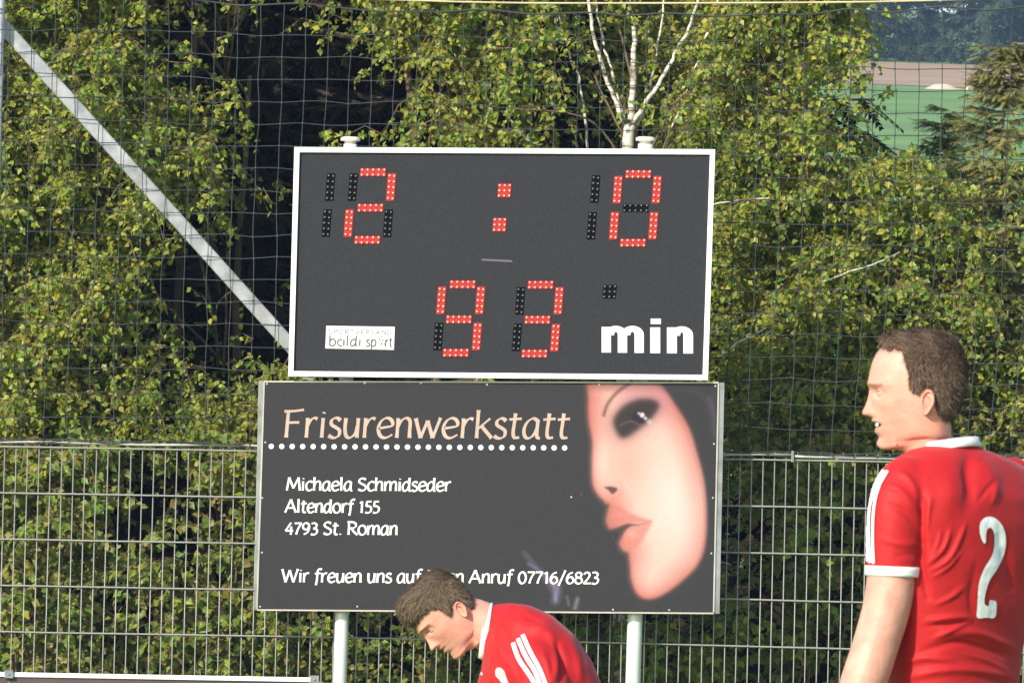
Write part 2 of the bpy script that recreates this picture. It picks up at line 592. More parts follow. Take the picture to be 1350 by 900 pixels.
def foliage(root, pts, rs, leaf_len, pal, n_leaf=(10, 18), tw=(0.08, 0.24), hang=0.6, singles=300, kindname='leaf'):
    """pts: (n,3) twig origins. Returns nothing; adds leaf parts, a joined leaves part and the twigs."""
    T, D, C = [], [], []
    tv, tf = [], []
    mb = MB()
    for p in pts:
        L = rs.uniform(*tw)
        a = rs.uniform(0, 2 * math.pi)
        d = np.array([math.cos(a), math.sin(a) * .7, rs.uniform(-1.0, 0.5) - hang * 0.3])
        d /= np.linalg.norm(d)
        q = p + d * L * 0.5 + np.array([0, 0, 0.02])
        e = p + d * L + np.array([0, 0, -hang * L * 0.5])
        mb.tube([p, q, e], [0.0030, 0.0022, 0.0012], 3, cap=False)
        n = rs.integers(*n_leaf)
        for k in range(n):
            t = (k + rs.uniform(0.2, 1)) / n
            c = (1 - t) ** 2 * p + 2 * t * (1 - t) * q + t * t * e
            T.append(c + rs.normal(0, 0.008, 3))
            b = rs.uniform(0, 2 * math.pi)
            D.append([math.cos(b) * 0.8, math.sin(b) * 0.8, rs.uniform(-1.4, 0.25)])
    T, D = np.array(T), np.array(D)
    n = len(T)
    Lh = leaf_len * rs.uniform(0.6, 1.25, n)
    tgt = np.tile(-np.array(sd) * 0.9 + np.array([0, -0.25, 0.15]), (n, 1)) + rs.normal(0, 0.52, (n, 3))
    M = orient(D, tgt) * Lh[:, None, None]
    col = leaf_cols(n, pal, rs)
    # leaves nearest the camera, in the frame and not behind the boards: parts of their own
    px, py = proj(T)
    vis = (px > 5) & (px < 1345) & (py > 5) & (py < 895) & ~((px > 380) & (px < 950) & (py > 195) & (py < 808))
    score = np.where(vis, T[:, 1] - Lh * 12, 1e9)
    order = np.argsort(score)
    ns = min(singles, int(vis.sum()))
    single, rest = order[:ns], order[ns:]
    if len(rest):
        V, Fq = instance_np(LV, LF, M[rest], T[rest])
        o = mesh_np('leaves', V, Fq, M_leaf, root, np.repeat(col[rest], len(LV), 0))
        o['kind'] = 'stuff'
    rl = root_loc(root)
    if 'v' not in leaf_mesh_cache:
        lst = []
        rs2 = np.random.default_rng(2)
        for c in leaf_cols(12, pal, rs2):
            o = mesh_np('leaf', LV, LF, M_leaf, None, np.repeat(c[None], len(LV), 0))
            me = o.data
            bpy.data.objects.remove(o)
            lst.append(me)
        leaf_mesh_cache['v'] = lst
    for i in single:
        o = bpy.data.objects.new('leaf', leaf_mesh_cache['v'][int(i) % 12])
        COL.objects.link(o)
        o.parent = root
        m4 = Matrix([[*M[i][0], T[i][0] - rl.x], [*M[i][1], T[i][1] - rl.y], [*M[i][2], T[i][2] - rl.z], [0, 0, 0, 1]])
        o.matrix_basis = m4
    o = mb.build('twigs', M_twig, root)
    o['kind'] = 'stuff'

def sample_twigs(n, x0, x1, y0, y1, ya, yb, rs, power=2.0):
    out = []
    while len(out) < n:
        px = rs.uniform(x0, x1, n)
        py = rs.uniform(y0, y1, n)
        # clumpy breakup so the crown shows light and dark groups
        cl = np.sin(px * .045 + 1.7 * np.sin(py * .031)) * np.sin(py * .052 + 1.3 * np.sin(px * .027 + 1))
        d = density(px, py)
        dd = (d / 9) ** power * (1 + 0.8 * cl)
        k = rs.uniform(0, 1, n) < dd
        k &= ~((px > 400) & (px < 930) & (py > 215) & (py < 790) & (rs.uniform(0, 1, n) < 0.6))
        for a, b in zip(px[k], py[k]):
            out.append((a, b))
    out = np.array(out[:n])
    ox, oy = out[:, 0], out[:, 1]
    rel = (np.sin(ox * .051 + 2.1 * np.sin(oy * .023 + 1)) * np.sin(oy * .047 + 1.8 * np.sin(ox * .019 + 2)) + .5 * np.sin(ox * .11 + oy * .07) * np.sin(oy * .10 - ox * .03)) / 1.5
    Y = ya + (yb - ya) * np.clip(0.30 - 0.32 * rel + 0.6 * rs.uniform(0, 1, len(out)) ** 2.2, 0, 1.1)
    stem = (out[:, 0] > 765) & (out[:, 0] < 925) & (out[:, 1] < 200) & (out[:, 1] > -60) & (rs.uniform(0, 1, len(out)) < 0.84)
    Y = np.where(stem, np.maximum(Y, 41.45 + rs.uniform(0, .7, len(out))), Y)
    return out, Wn(out[:, 0], out[:, 1], Y)

rsF = np.random.default_rng(21)
# crown points for the whole birch row, then handed to the nearest tree
pxy, P3 = sample_twigs(15500, -140, 1480, -220, 640, 40.7, 42.2, rsF, 2.7)
keep = ~((pxy[:, 0] > 1130) & (pxy[:, 1] < 60))
pxy, P3 = pxy[keep], P3[keep]
anchors = [(70, 'birch_tree', 'leafy birch filling the left edge behind the diagonal brace', 41.6),
           (285, 'birch_tree', 'loose birch with drooping sprays left of the scoreboard, in front of the black gap', 41.9),
           (590, 'birch_tree', 'leafy birch over the scoreboard top between the two post caps', 41.7),
           (829, 'birch_tree', 'white barked birch forking into many bare pale stems above the scoreboard', 41.0),
           (1040, 'birch_tree', 'dense leafy birch right of the scoreboard with its shoots against the meadow', 41.6),
           (1240, 'birch_tree', 'bright leafy birch behind the standing player, below the meadow', 41.8)]
ax = np.array([a[0] for a in anchors])
own = np.argmin(np.abs(pxy[:, 0][:, None] + rsF.normal(0, 35, (len(pxy), 1)) - ax[None]), 1)

own[(own == 5) & (pxy[:, 1] < 150) & (pxy[:, 0] < 1180)] = 4
def limb(mb, pts, r0, r1, k=7):
    P = smooth_path(pts, 6)
    n = len(P)
    P = [p + Vector((noise1(i * .9, r0 * 100), noise1(i * .8, 3), 0)) * 0.006 for i, p in enumerate(P)]
    mb.tube(P, [r0 + (r1 - r0) * i / (n - 1) for i in range(n)], k)

STEMS = {
    0: [[(68, 1195), (60, 900), (50, 500), (40, 150), (60, -250)], [(62, 800), (150, 500), (190, 250), (200, -50)]],
    1: [[(300, 1195), (312, 700), (312, 400), (330, 100)], [(305, 900), (240, 560), (235, 400), (260, 30)]],
    2: [[(600, 1195), (590, 700), (560, 350), (530, 0), (520, -250)], [(590, 700), (650, 400), (690, 150), (640, -60)]],
    4: [[(1045, 1195), (1040, 800), (1050, 400), (1058, 200), (1062, 110)], [(1042, 900), (1085, 500), (1105, 330), (1112, 230)]],
    5: [[(1240, 1195), (1230, 800), (1235, 400), (1250, 220)], [(1235, 800), (1300, 500), (1320, 300)]],
}
for i, (px0, nm, lab, Yt) in enumerate(anchors):
    b = W(px0, 1195, Yt)
    root = thing(nm, lab, 'tree', (b.x, Yt, 0), 'birches behind the net')
    mb = MB()
    if i == 3:
        q = lambda x, y, dy=0.0: W(x, y, Yt + dy)
        limb(mb, [q(812, 1195), q(820, 700), q(826, 300), q(828, 195), q(831, 160)], 0.036, 0.024, 10)
        limb(mb, [q(831, 160), q(834, 120), q(836, 60), q(837, 28)], 0.017, 0.009)                 # central stem
        limb(mb, [q(826, 168), q(805, 118), q(786, 60), q(776, 0), q(770, -120)], 0.0115, 0.006)     # left white
        limb(mb, [q(824, 160, .1), q(808, 100, .15), q(794, 50, .2), q(785, 0, .2)], 0.008, 0.004)
        limb(mb, [q(833, 165), q(850, 138), q(872, 105), q(893, 65), q(915, 20), q(930, -60)], 0.012, 0.006)   # right white
        limb(mb, [q(834, 172), q(852, 140, .1), q(862, 90, .1), q(872, 30, .1), q(880, -40, .1)], 0.0075, 0.0035)
        limb(mb, [q(872, 205, .2), q(892, 155, .2), q(905, 118, .2), q(921, 78, .2)], 0.0075, 0.0035)
        limb(mb, [q(930, 52, .2), q(948, 0, .2), q(955, -60, .2)], 0.007, 0.005)
        limb(mb, [q(775, 195, .3), q(765, 110, .3), q(750, 70, .3), q(735, 10, .3)], 0.007, 0.004)
        limb(mb, [q(704, 195, .3), q(670, 155, .3), q(640, 128, .3), q(598, 70, .3)], 0.008, 0.004)
        limb(mb, [q(636, 195, .4), q(612, 160, .4), q(596, 140, .4)], 0.006, 0.003)
    else:
        for st in STEMS[i]:
            dep = Yt + (0.3 if i in (0, 1) else 0.0)
            limb(mb, [W(x, y, dep) for x, y in st], 0.030, 0.010, 8)
    if i == 4:
        for pp in ([(922, 274), (948, 268), (985, 263), (1022, 261)], [(1085, 372), (1120, 358), (1150, 349), (1188, 332)], [(950, 470), (972, 452), (995, 440), (1012, 431)], [(935, 440), (950, 432), (972, 421)]):
            mp = MB()
            limb(mp, [W(x, y, 40.74) for x, y in pp], 0.0050, 0.0030, 6)
            mp.build('pale_branch', M_birch, root, smooth=True)
    # thin branches reaching toward the leaf sprays
    pts = P3[own == i]
    pp_ = proj(pts)
    pool = np.where((pp_[1] > (170 if i >= 4 else -400)) & (np.abs(pp_[0] - px0) < 260))[0]
    idx = rsF.choice(pool, min(14 if i == 3 else 34, len(pool)), replace=False)
    mb2 = MB()
    for k in idx:
        e = Vector(pts[k])
        zb = max(0.8, e.z - rsF.uniform(0.3, 1.0))
        fr = (zb) / 4.5
        s = W(px0, 1195, Yt) + Vector((rsF.uniform(-.06, .06), 0.0, 0))
        s = Vector((s.x + (W(px0, 450, Yt).x - s.x) * fr, Yt, zb))
        m = s.lerp(e, 0.55) + Vector((rsF.uniform(-.12, .12), rsF.uniform(-.1, .1), rsF.uniform(.02, .2)))
        limb(mb2, [s, m, e], 0.0075, 0.0028, 5)
    mb.build('trunk', M_birch if i == 3 else M_twig, root, smooth=True)
    o = mb2.build('branches', M_twig, root, smooth=True)
    o['kind'] = 'stuff'
    foliage(root, pts, np.random.default_rng(40 + i), 0.034, BIRCH_PAL, singles=300)

# pale twigs showing right of the scoreboard
# shrubs behind the fence
pxy2, P32 = sample_twigs(5200, -160, 1500, 575, 1230, 40.5, 41.6, rsF, 1.5)
sh = [(40, 'low shrub behind the left end of the fence'), (170, 'shrub behind the fence under the dark hole left of the sign'),
      (300, 'shrub behind the fence close to the left sign edge'), (520, 'shrub behind the fence between the post and the bending player'),
      (790, 'shrub behind the fence just left of the right post'), (900, 'shrub behind the fence just right of the right post'),
      (1040, 'dark shrub behind the fence left of the arm of the standing player'), (1300, 'shrub behind the fence beyond the standing player')]
axs = np.array([s[0] for s in sh])
own2 = np.argmin(np.abs(pxy2[:, 0][:, None] + rsF.normal(0, 20, (len(pxy2), 1)) - axs[None]), 1)
for i, (px0, lab) in enumerate(sh):
    b = W(px0, 1195, 41.1)
    root = thing('shrub', lab, 'shrub', (b.x, 41.1, 0), 'shrubs behind the fence')
    mb = MB()
    pts = P32[own2 == i]
    for k in range(9):
        e = Vector(pts[rsF.integers(0, len(pts))])
        s = Vector((b.x + rsF.uniform(-.12, .12), 41.1, 0))
        limb(mb, [s, s.lerp(e, .5) + Vector((rsF.uniform(-.06, .06), 0, 0.1)), e + Vector((0, 0, 0.1))], 0.009, 0.004, 6)
    mb.build('stem', M_twig, root, smooth=True)
    foliage(root, pts, np.random.default_rng(80 + i), 0.044, SHRUB_PAL, hang=0.3, singles=150)

# ------------------------------------------------------------------ wire mesh fence
YF = 40.0
def fence_y(px):
    # top wire of the fence in the photo, row by row 200 mm apart
    return 588.5 + (px) * 0.0172
froot = thing('wire_fence', 'galvanised double wire mesh fence across the whole picture behind the sign', 'fence', (0, YF, 0))
def fence():
    p_top = lambda px: W(px, fence_y(px), YF)
    # shared vertical wire
    mv = MB().tube([(0, 0, -1.98), (0, 0, 0.035)], 0.0025, 6)
    me = None
    x_l, x_r = -130, 1480
    px = x_l
    i = 0
    dx = 15.15
    while px < x_r:
        pt = p_top(px)
        lean = R(0.0 if px < 640 else -0.15) + R(random.uniform(-.05, .05))
        if me is None:
            o = mv.build('vertical_wire', M_wire, None, smooth=True)
            me = o.data
            o.parent = froot
        else:
            o = bpy.data.objects.new('vertical_wire', me)
            COL.objects.link(o)
            o.parent = froot
        o.location = (pt.x, 0, pt.z)
        o.rotation_euler = (0, lean, 0)
        px += dx
        i += 1
    # horizontal double wires
    for k in range(10):
        for side in (-1, 1):
            mb = MB()
            pts = []
            for px in range(x_l, x_r + 1, 35):
                q = W(px, fence_y(px) + k * 60.9 + (0 if px < 700 else (px - 700) * 0.002 * k), YF)
                pts.append((q.x, YF + side * 0.0062, q.z + 0.001 * noise1(px * .01, k)))
            mb.tube(pts, 0.0046, 6)
            mb.build('horizontal_wire', M_wire, froot, smooth=True)
    for px in (-60, 839, 1473):
        q = p_top(px)
        MB().box((q.x, YF + 0.035, q.z / 2 - 0.01), (0.02, 0, 0), (0, 0.026, 0), (0, 0, q.z / 2 + 0.03)).build('post', M_galv, froot, bevel=0.003)
fence()

# net cable and rail lying on the fence top
def top_rail():
    rt = thing('net_rail', 'thin weathered steel rail along the fence top holding the net foot', 'rail', tuple(W(0, 582, YF)))
    for (a, b, dy) in ((-130, 1045, -6.5), (1045, 1480, -5.0)):
        pts = []
        n = 26
        for i in range(n + 1):
            px = a + (b - a) * i / n
            q = W(px, fence_y(px) + dy + 1.2 * noise1(px * .02, 4), YF - 0.012)
            pts.append(q)
        MB().tube(pts, 0.0065, 6).build('rail_bar', M_rail, rt, smooth=True)
    mb = MB()
    q = W(1045, fence_y(1045) - 5, YF - 0.014)
    mb.box(q, (0.006, 0, 0), (0, 0.010, 0), (0, 0, 0.025))
    mb.build('clamp', M_galv, rt, bevel=0.002)
    pts = [W(px, fence_y(px) - 10 + 2.2 * noise1(px * .035, 9), YF - 0.02) for px in range(-130, 1481, 14)]
    MB().tube(pts, 0.0028, 5).build('lashing_cord', M_net, rt, smooth=True)
top_rail()

# ------------------------------------------------------------------ ball-stop net
def net():
    YN = 39.98
    rt = thing('ball_net', 'dark square meshed ball stop net hanging above the fence', 'net', tuple(W(675, 590, YN)))
    xs0 = [-49 + 30 * i for i in range(51)]          # x at y=100
    rope = [(-60, -3), (0, -2), (150, -8), (240, -2), (317, 8), (392, 4), (440, 10), (493, 15), (587, 16), (634, 12), (701, 19), (760, 17), (780, 16), (820, 21), (873, 17), (940, 22),
            (1014, 18), (1069, 20), (1117, 11), (1167, 18), (1236, 8), (1300, 14), (1350, 8), (1420, 4), (1500, 10)]
    rx, ry = zip(*rope)
    ytop = lambda x: float(np.interp(x, rx, ry))
    rows = [0] + [1 + j for j in range(20)]
    def G(i, j):
        x0 = xs0[i]
        yt_ = ytop(x0)
        yb = fence_y(x0) - 8
        n = 19.6
        if j == 0:
            y = yt_
        else:
            f = j / n
            base = 16 + (x0 - 400) * 0.018 + j * 29.6
            y = base + 3.0 * noise1(x0 * .012 + j * .25, 2) + 1.2 * noise1(x0 * .05 + j, 5)
            y = y if j < 17 else y + (yb - (16 + (x0 - 400) * 0.018 + 19 * 29.6)) * (j - 16) / 3.0
        x = x0 - (y - 100) * 0.0262 + 2.2 * noise1(y * .011 + x0 * .01, 3) + 1.0 * noise1(y * .05 + i * 2.1, 8)
        if x0 > 960:
            x -= max(0, y - 330) * 0.055 * min(1, (x0 - 960) / 200)
        return x, y
    NJ = 20
    dep = lambda i, j: YN + 0.012 * noise1(i * .7 + j * .3, 6)
    P = [[W(*G(i, j), dep(i, j)) for j in range(NJ)] for i in range(len(xs0))]
    for i in range(len(xs0)):
        MB().tube([p for p in smooth_path(P[i], 2)], 0.0020, 5).build('net_cord', M_net, rt, smooth=True)
    for j in range(1, NJ):
        MB().tube(smooth_path([P[i][j] + Vector((0, 0.001, 0)) for i in range(len(xs0))], 2), 0.0020, 5).build('net_cord', M_net, rt, smooth=True)
    MB().tube(smooth_path([P[i][0] for i in range(len(xs0))], 3), 0.0044, 6).build('head_rope', M_net, rt, smooth=True)
    mb = MB()
    for i in range(len(xs0)):
        for j in range(1, NJ):
            p = P[i][j]
            mb.box(p, (0.0038, 0, 0), (0, 0.0036, 0), (0, 0, 0.0038))
    o = mb.build('knots', M_net, rt)
    o['kind'] = 'stuff'
net()
o = MB().tube(smooth_path([W(x, y, 39.96) for x, y in ((-100, -12), (440, -2), (620, 3), (760, 4.5), (1060, 3.6), (1236, 0.5), (1500, -9))], 6), 0.0045, 6).build('tension_rope', M_rope, smooth=True)
o['label'] = 'taut tan rope running just above the top of the net'
o['category'] = 'rope'

# steel net post and diagonal brace
pa, pb = W(-28, 1215, 40.08), W(9, -300, 40.08)
o = MB().tube([pa, pa.lerp(pb, .5), pb], 0.017, 14).build('net_post', M_brace, smooth=True)
o['label'] = 'grey steel net post at the very left edge of the picture'
o['category'] = 'post'
def brace():
    a, b = W(-22, 6, 40.16), W(396, 470, 40.16)
    d = (b - a).normalized()
    n = Vector((d.z, 0, -d.x))
    rt = thing('brace', 'light grey galvanised square tube brace running diagonally down behind the net to the scoreboard', 'brace', tuple(b))
    c = (a + b) / 2
    MB().box(c, d * ((b - a).length / 2), n * 0.031, Vector((0, 0.031, 0))).build('tube', M_brace, rt, bevel=0.006)
    mb = MB()
    mb.box(b + d * 0.01, d * 0.012, n * 0.045, Vector((0, 0.045, 0)))
    mb.build('end_plate', M_galv, rt, bevel=0.002)
brace()

# ------------------------------------------------------------------ supports and scoreboard
YB = 39.83
LEAN = 0.033
def post(x_at_805, cap_x, label, rr):
    base = W(x_at_805 - (1195 - 805) * -0.0, 805, YB + 0.05)
    b0 = W(x_at_805 - 12, 1190, YB + 0.05)
    t = W(cap_x, 190, YB + 0.05)
    rt = thing('sign_post', label, 'post', (b0.x, YB + 0.05, 0), 'posts carrying the boards')
    m = W(x_at_805, 820, YB + 0.05)
    MB().tube([(b0.x, YB + .05, 0), m, t], rr, 20).build('tube', M_post, rt, smooth=True)
    up = (t - m).normalized()
    mb = MB()
    mb.tube([t + up * 0.004, t + up * 0.012, t + up * 0.013, t + up * 0.026, t + up * 0.031], [0.026, 0.026, 0.043, 0.043, 0.032], 20)
    mb.build('post_cap', M_cap, rt, smooth=False, bevel=0.002)
post(450.5, 462, 'left white round post under the boards, its cap above the digits 12', 0.030)
post(837, 851, 'right white round post under the boards, its cap near the birch stem', 0.033)

class Plane:
    """affine map from photo pixels to a board's front face"""
    def __init__(s, tl, tr, bl, Y):
        s.Y = Y
    def P(s, px, py, d=0.0):
        return W(px, py, s.Y - d)

def quad_board(mb, tl, tr, br, bl, Y, d0, d1, m=None):
    """board between image corners, front at Y-d1, back at Y-d0"""
    f = [W(*c, Y) + Vector((0, -d1, 0)) for c in (tl, tr, br, bl)]
    b = [W(*c, Y) + Vector((0, -d0, 0)) for c in (tl, tr, br, bl)]
    mb.add(f + b, [(0, 3, 2, 1), (4, 5, 6, 7), (0, 1, 5, 4), (1, 2, 6, 5), (2, 3, 7, 6), (3, 0, 4, 7)], m)

def lerp2(a, b, t):
    return (a[0] + (b[0] - a[0]) * t, a[1] + (b[1] - a[1]) * t)

def PP(px, py, d=0.0):
    return W(px, py, YB) + Vector((0, -d, 0))

sb = thing('scoreboard', 'black electronic scoreboard in white frame showing 12 : 10 over 93 min', 'scoreboard', tuple(PP(660, 499)))
sb['label'] = 'black electronic scoreboard in a white frame with red lit digits 2 : 0 and 93 min'
TL, TR, BR, BL = (388.5, 195), (942.5, 198), (933, 501.5), (380.5, 496.5)
def inset(q, w):
    tl, tr, br, bl = q
    return (tl[0] + w, tl[1] + w), (tr[0] - w, tr[1] + w), (br[0] - w, br[1] - w), (bl[0] + w, bl[1] - w)
inner = inset((TL, TR, BR, BL), 7)
mb = MB()
quad_board(mb, *inset((TL, TR, BR, BL), 4), YB, 0.0, 0.055)
mb.build('face_panel', M_black, sb)
outer = (TL, TR, BR, BL)
for i, nm in enumerate(('frame_bar', 'frame_bar', 'frame_bar', 'frame_bar')):
    a, b = outer[i], outer[(i + 1) % 4]
    c, d = inner[(i + 1) % 4], inner[i]
    mb = MB()
    quad_board(mb, a, b, c, d, YB, -0.004, 0.068)
    mb.build('frame_bar', M_white, sb, bevel=0.0015)
# fixing lugs
for (x, y) in ((403, 498.5), (410, 499.5), (922, 501)):
    MB().box(PP(x, y, 0.03), (0.012, 0, 0), (0, 0.012, 0), (0, 0, 0.006)).build('fixing_lug', M_white, sb, bevel=0.001)

# LEDs
U1 = (PP(661, 300) - PP(660, 300))
V1 = (PP(660, 299) - PP(660, 300))
def leds(centres, parent, lit, name='led_segment', hot=1):
    mb = MB()
    FR = 0.0555
    N = Vector((0, -1, 0))
    # recessed carrier strip behind the lenses
    for (cx, cy, w, h, slx) in [centres['plate']]:
        q = [(-w + slx * h, -h), (w + slx * h, -h), (w - slx * h, h), (-w - slx * h, h)]
        vs = [PP(cx + a, cy + b, FR + 0.0015) for a, b in q] + [PP(cx + a, cy + b, FR - 0.003) for a, b in q]
        mb.add(vs, [(0, 3, 2, 1), (4, 5, 6, 7), (0, 1, 5, 4), (1, 2, 6, 5), (2, 3, 7, 6), (3, 0, 4, 7)], 2)
    for (x, y) in centres['dots']:
        c = PP(x, y, FR)
        for (r, d0, d1, m, k) in ((0.0078, 0.0015, 0.006, 0, 10), (0.0036, 0.006, 0.0085, 1, 6)):
            vs = [c + N * d0 + Vector((math.cos(2 * math.pi * j / k) * r, 0, math.sin(2 * math.pi * j / k) * r)) for j in range(k)]
            vs += [c + N * d1 + Vector((math.cos(2 * math.pi * j / k) * r * .7, 0, math.sin(2 * math.pi * j / k) * r * .7)) for j in range(k)]
            fs = [(j, (j + 1) % k, k + (j + 1) % k, k + j) for j in range(k)] + [tuple(range(2 * k - 1, k - 1, -1))]
            mb.add(vs, fs, m)
    if lit:
        return mb.build(name, [M_ledred, M_ledhot, M_ledglow], parent)
    return mb.build(name, [M_ledoff, M_ledlens, M_ledhole], parent)

SL = 0.075
def seg_dots(cx, cy, vert):
    D = []
    if vert:
        for r_ in range(5):
            for c_ in range(2):
                D.append((cx + (c_ - .5) * 6.0 - (r_ - 2) * 7.4 * SL, cy + (r_ - 2) * 7.4 + (c_ - .5) * 0.6))
        return {'dots': D, 'plate': (cx, cy, 5.4, 18.0, SL)}
    for r_ in range(2):
        for c_ in range(5):
            D.append((cx + (c_ - 2) * 7.3 - (r_ - .5) * 7 * SL, cy + (r_ - .5) * 6.6))
    return {'dots': D, 'plate': (cx, cy, 16.6, 4.7, SL)}

def digit(segs, lab):
    c = segs[0]
    rt = bpy.data.objects.new('digit', None)
    COL.objects.link(rt)
    rt.parent = sb
    rt['label'] = lab
    rt.location = PP(c[0], c[1], 0.055) - sb.location
    for (x, y, vert, lit) in segs:
        leds(seg_dots(x, y, vert), rt, lit)
digit([(435.5, 247.5, 1, 0), (430.8, 294.8, 1, 0)], 'unlit leading one left of the two')
digit([(492, 228, 0, 1), (465.3, 247.5, 1, 0), (515.8, 247.5, 1, 1), (488.5, 274.8, 0, 1), (460, 295, 1, 1), (511.5, 295, 1, 0), (484.5, 317, 0, 1)], 'lit red two')
digit([(784.4, 250, 1, 0), (779.8, 298.4, 1, 0)], 'unlit leading one left of the zero')
digit([(841.3, 230.5, 0, 1), (814, 251, 1, 1), (865.5, 251, 1, 1), (837.7, 275, 0, 0), (809.3, 298.4, 1, 1), (861, 298.4, 1, 1), (834.2, 320.8, 0, 1)], 'lit red zero')
digit([(610, 375.5, 0, 1), (581.8, 396.5, 1, 1), (633, 396.5, 1, 1), (605, 421.5, 0, 1), (578, 444, 1, 0), (628.8, 444, 1, 1), (601, 465.4, 0, 1)], 'lit red nine')
digit([(712.6, 376, 0, 1), (685.6, 397, 1, 0), (736.4, 397, 1, 1), (708.5, 422, 0, 1), (681.3, 445, 1, 0), (731.8, 445.5, 1, 1), (704.6, 466.5, 0, 1)], 'lit red three')
def block(cx, cy):
    return {'dots': [(cx + (c - 1) * 6.6 - (r - 1) * 6.6 * SL, cy + (r - 1) * 6.8) for r in range(3) for c in range(3)], 'plate': (cx, cy, 8.6, 8.8, SL)}
leds(block(665, 252), sb, True, 'colon_dot')
leds(block(658.5, 297), sb, True, 'colon_dot')
leds(block(803.5, 385), sb, False, 'minute_mark')

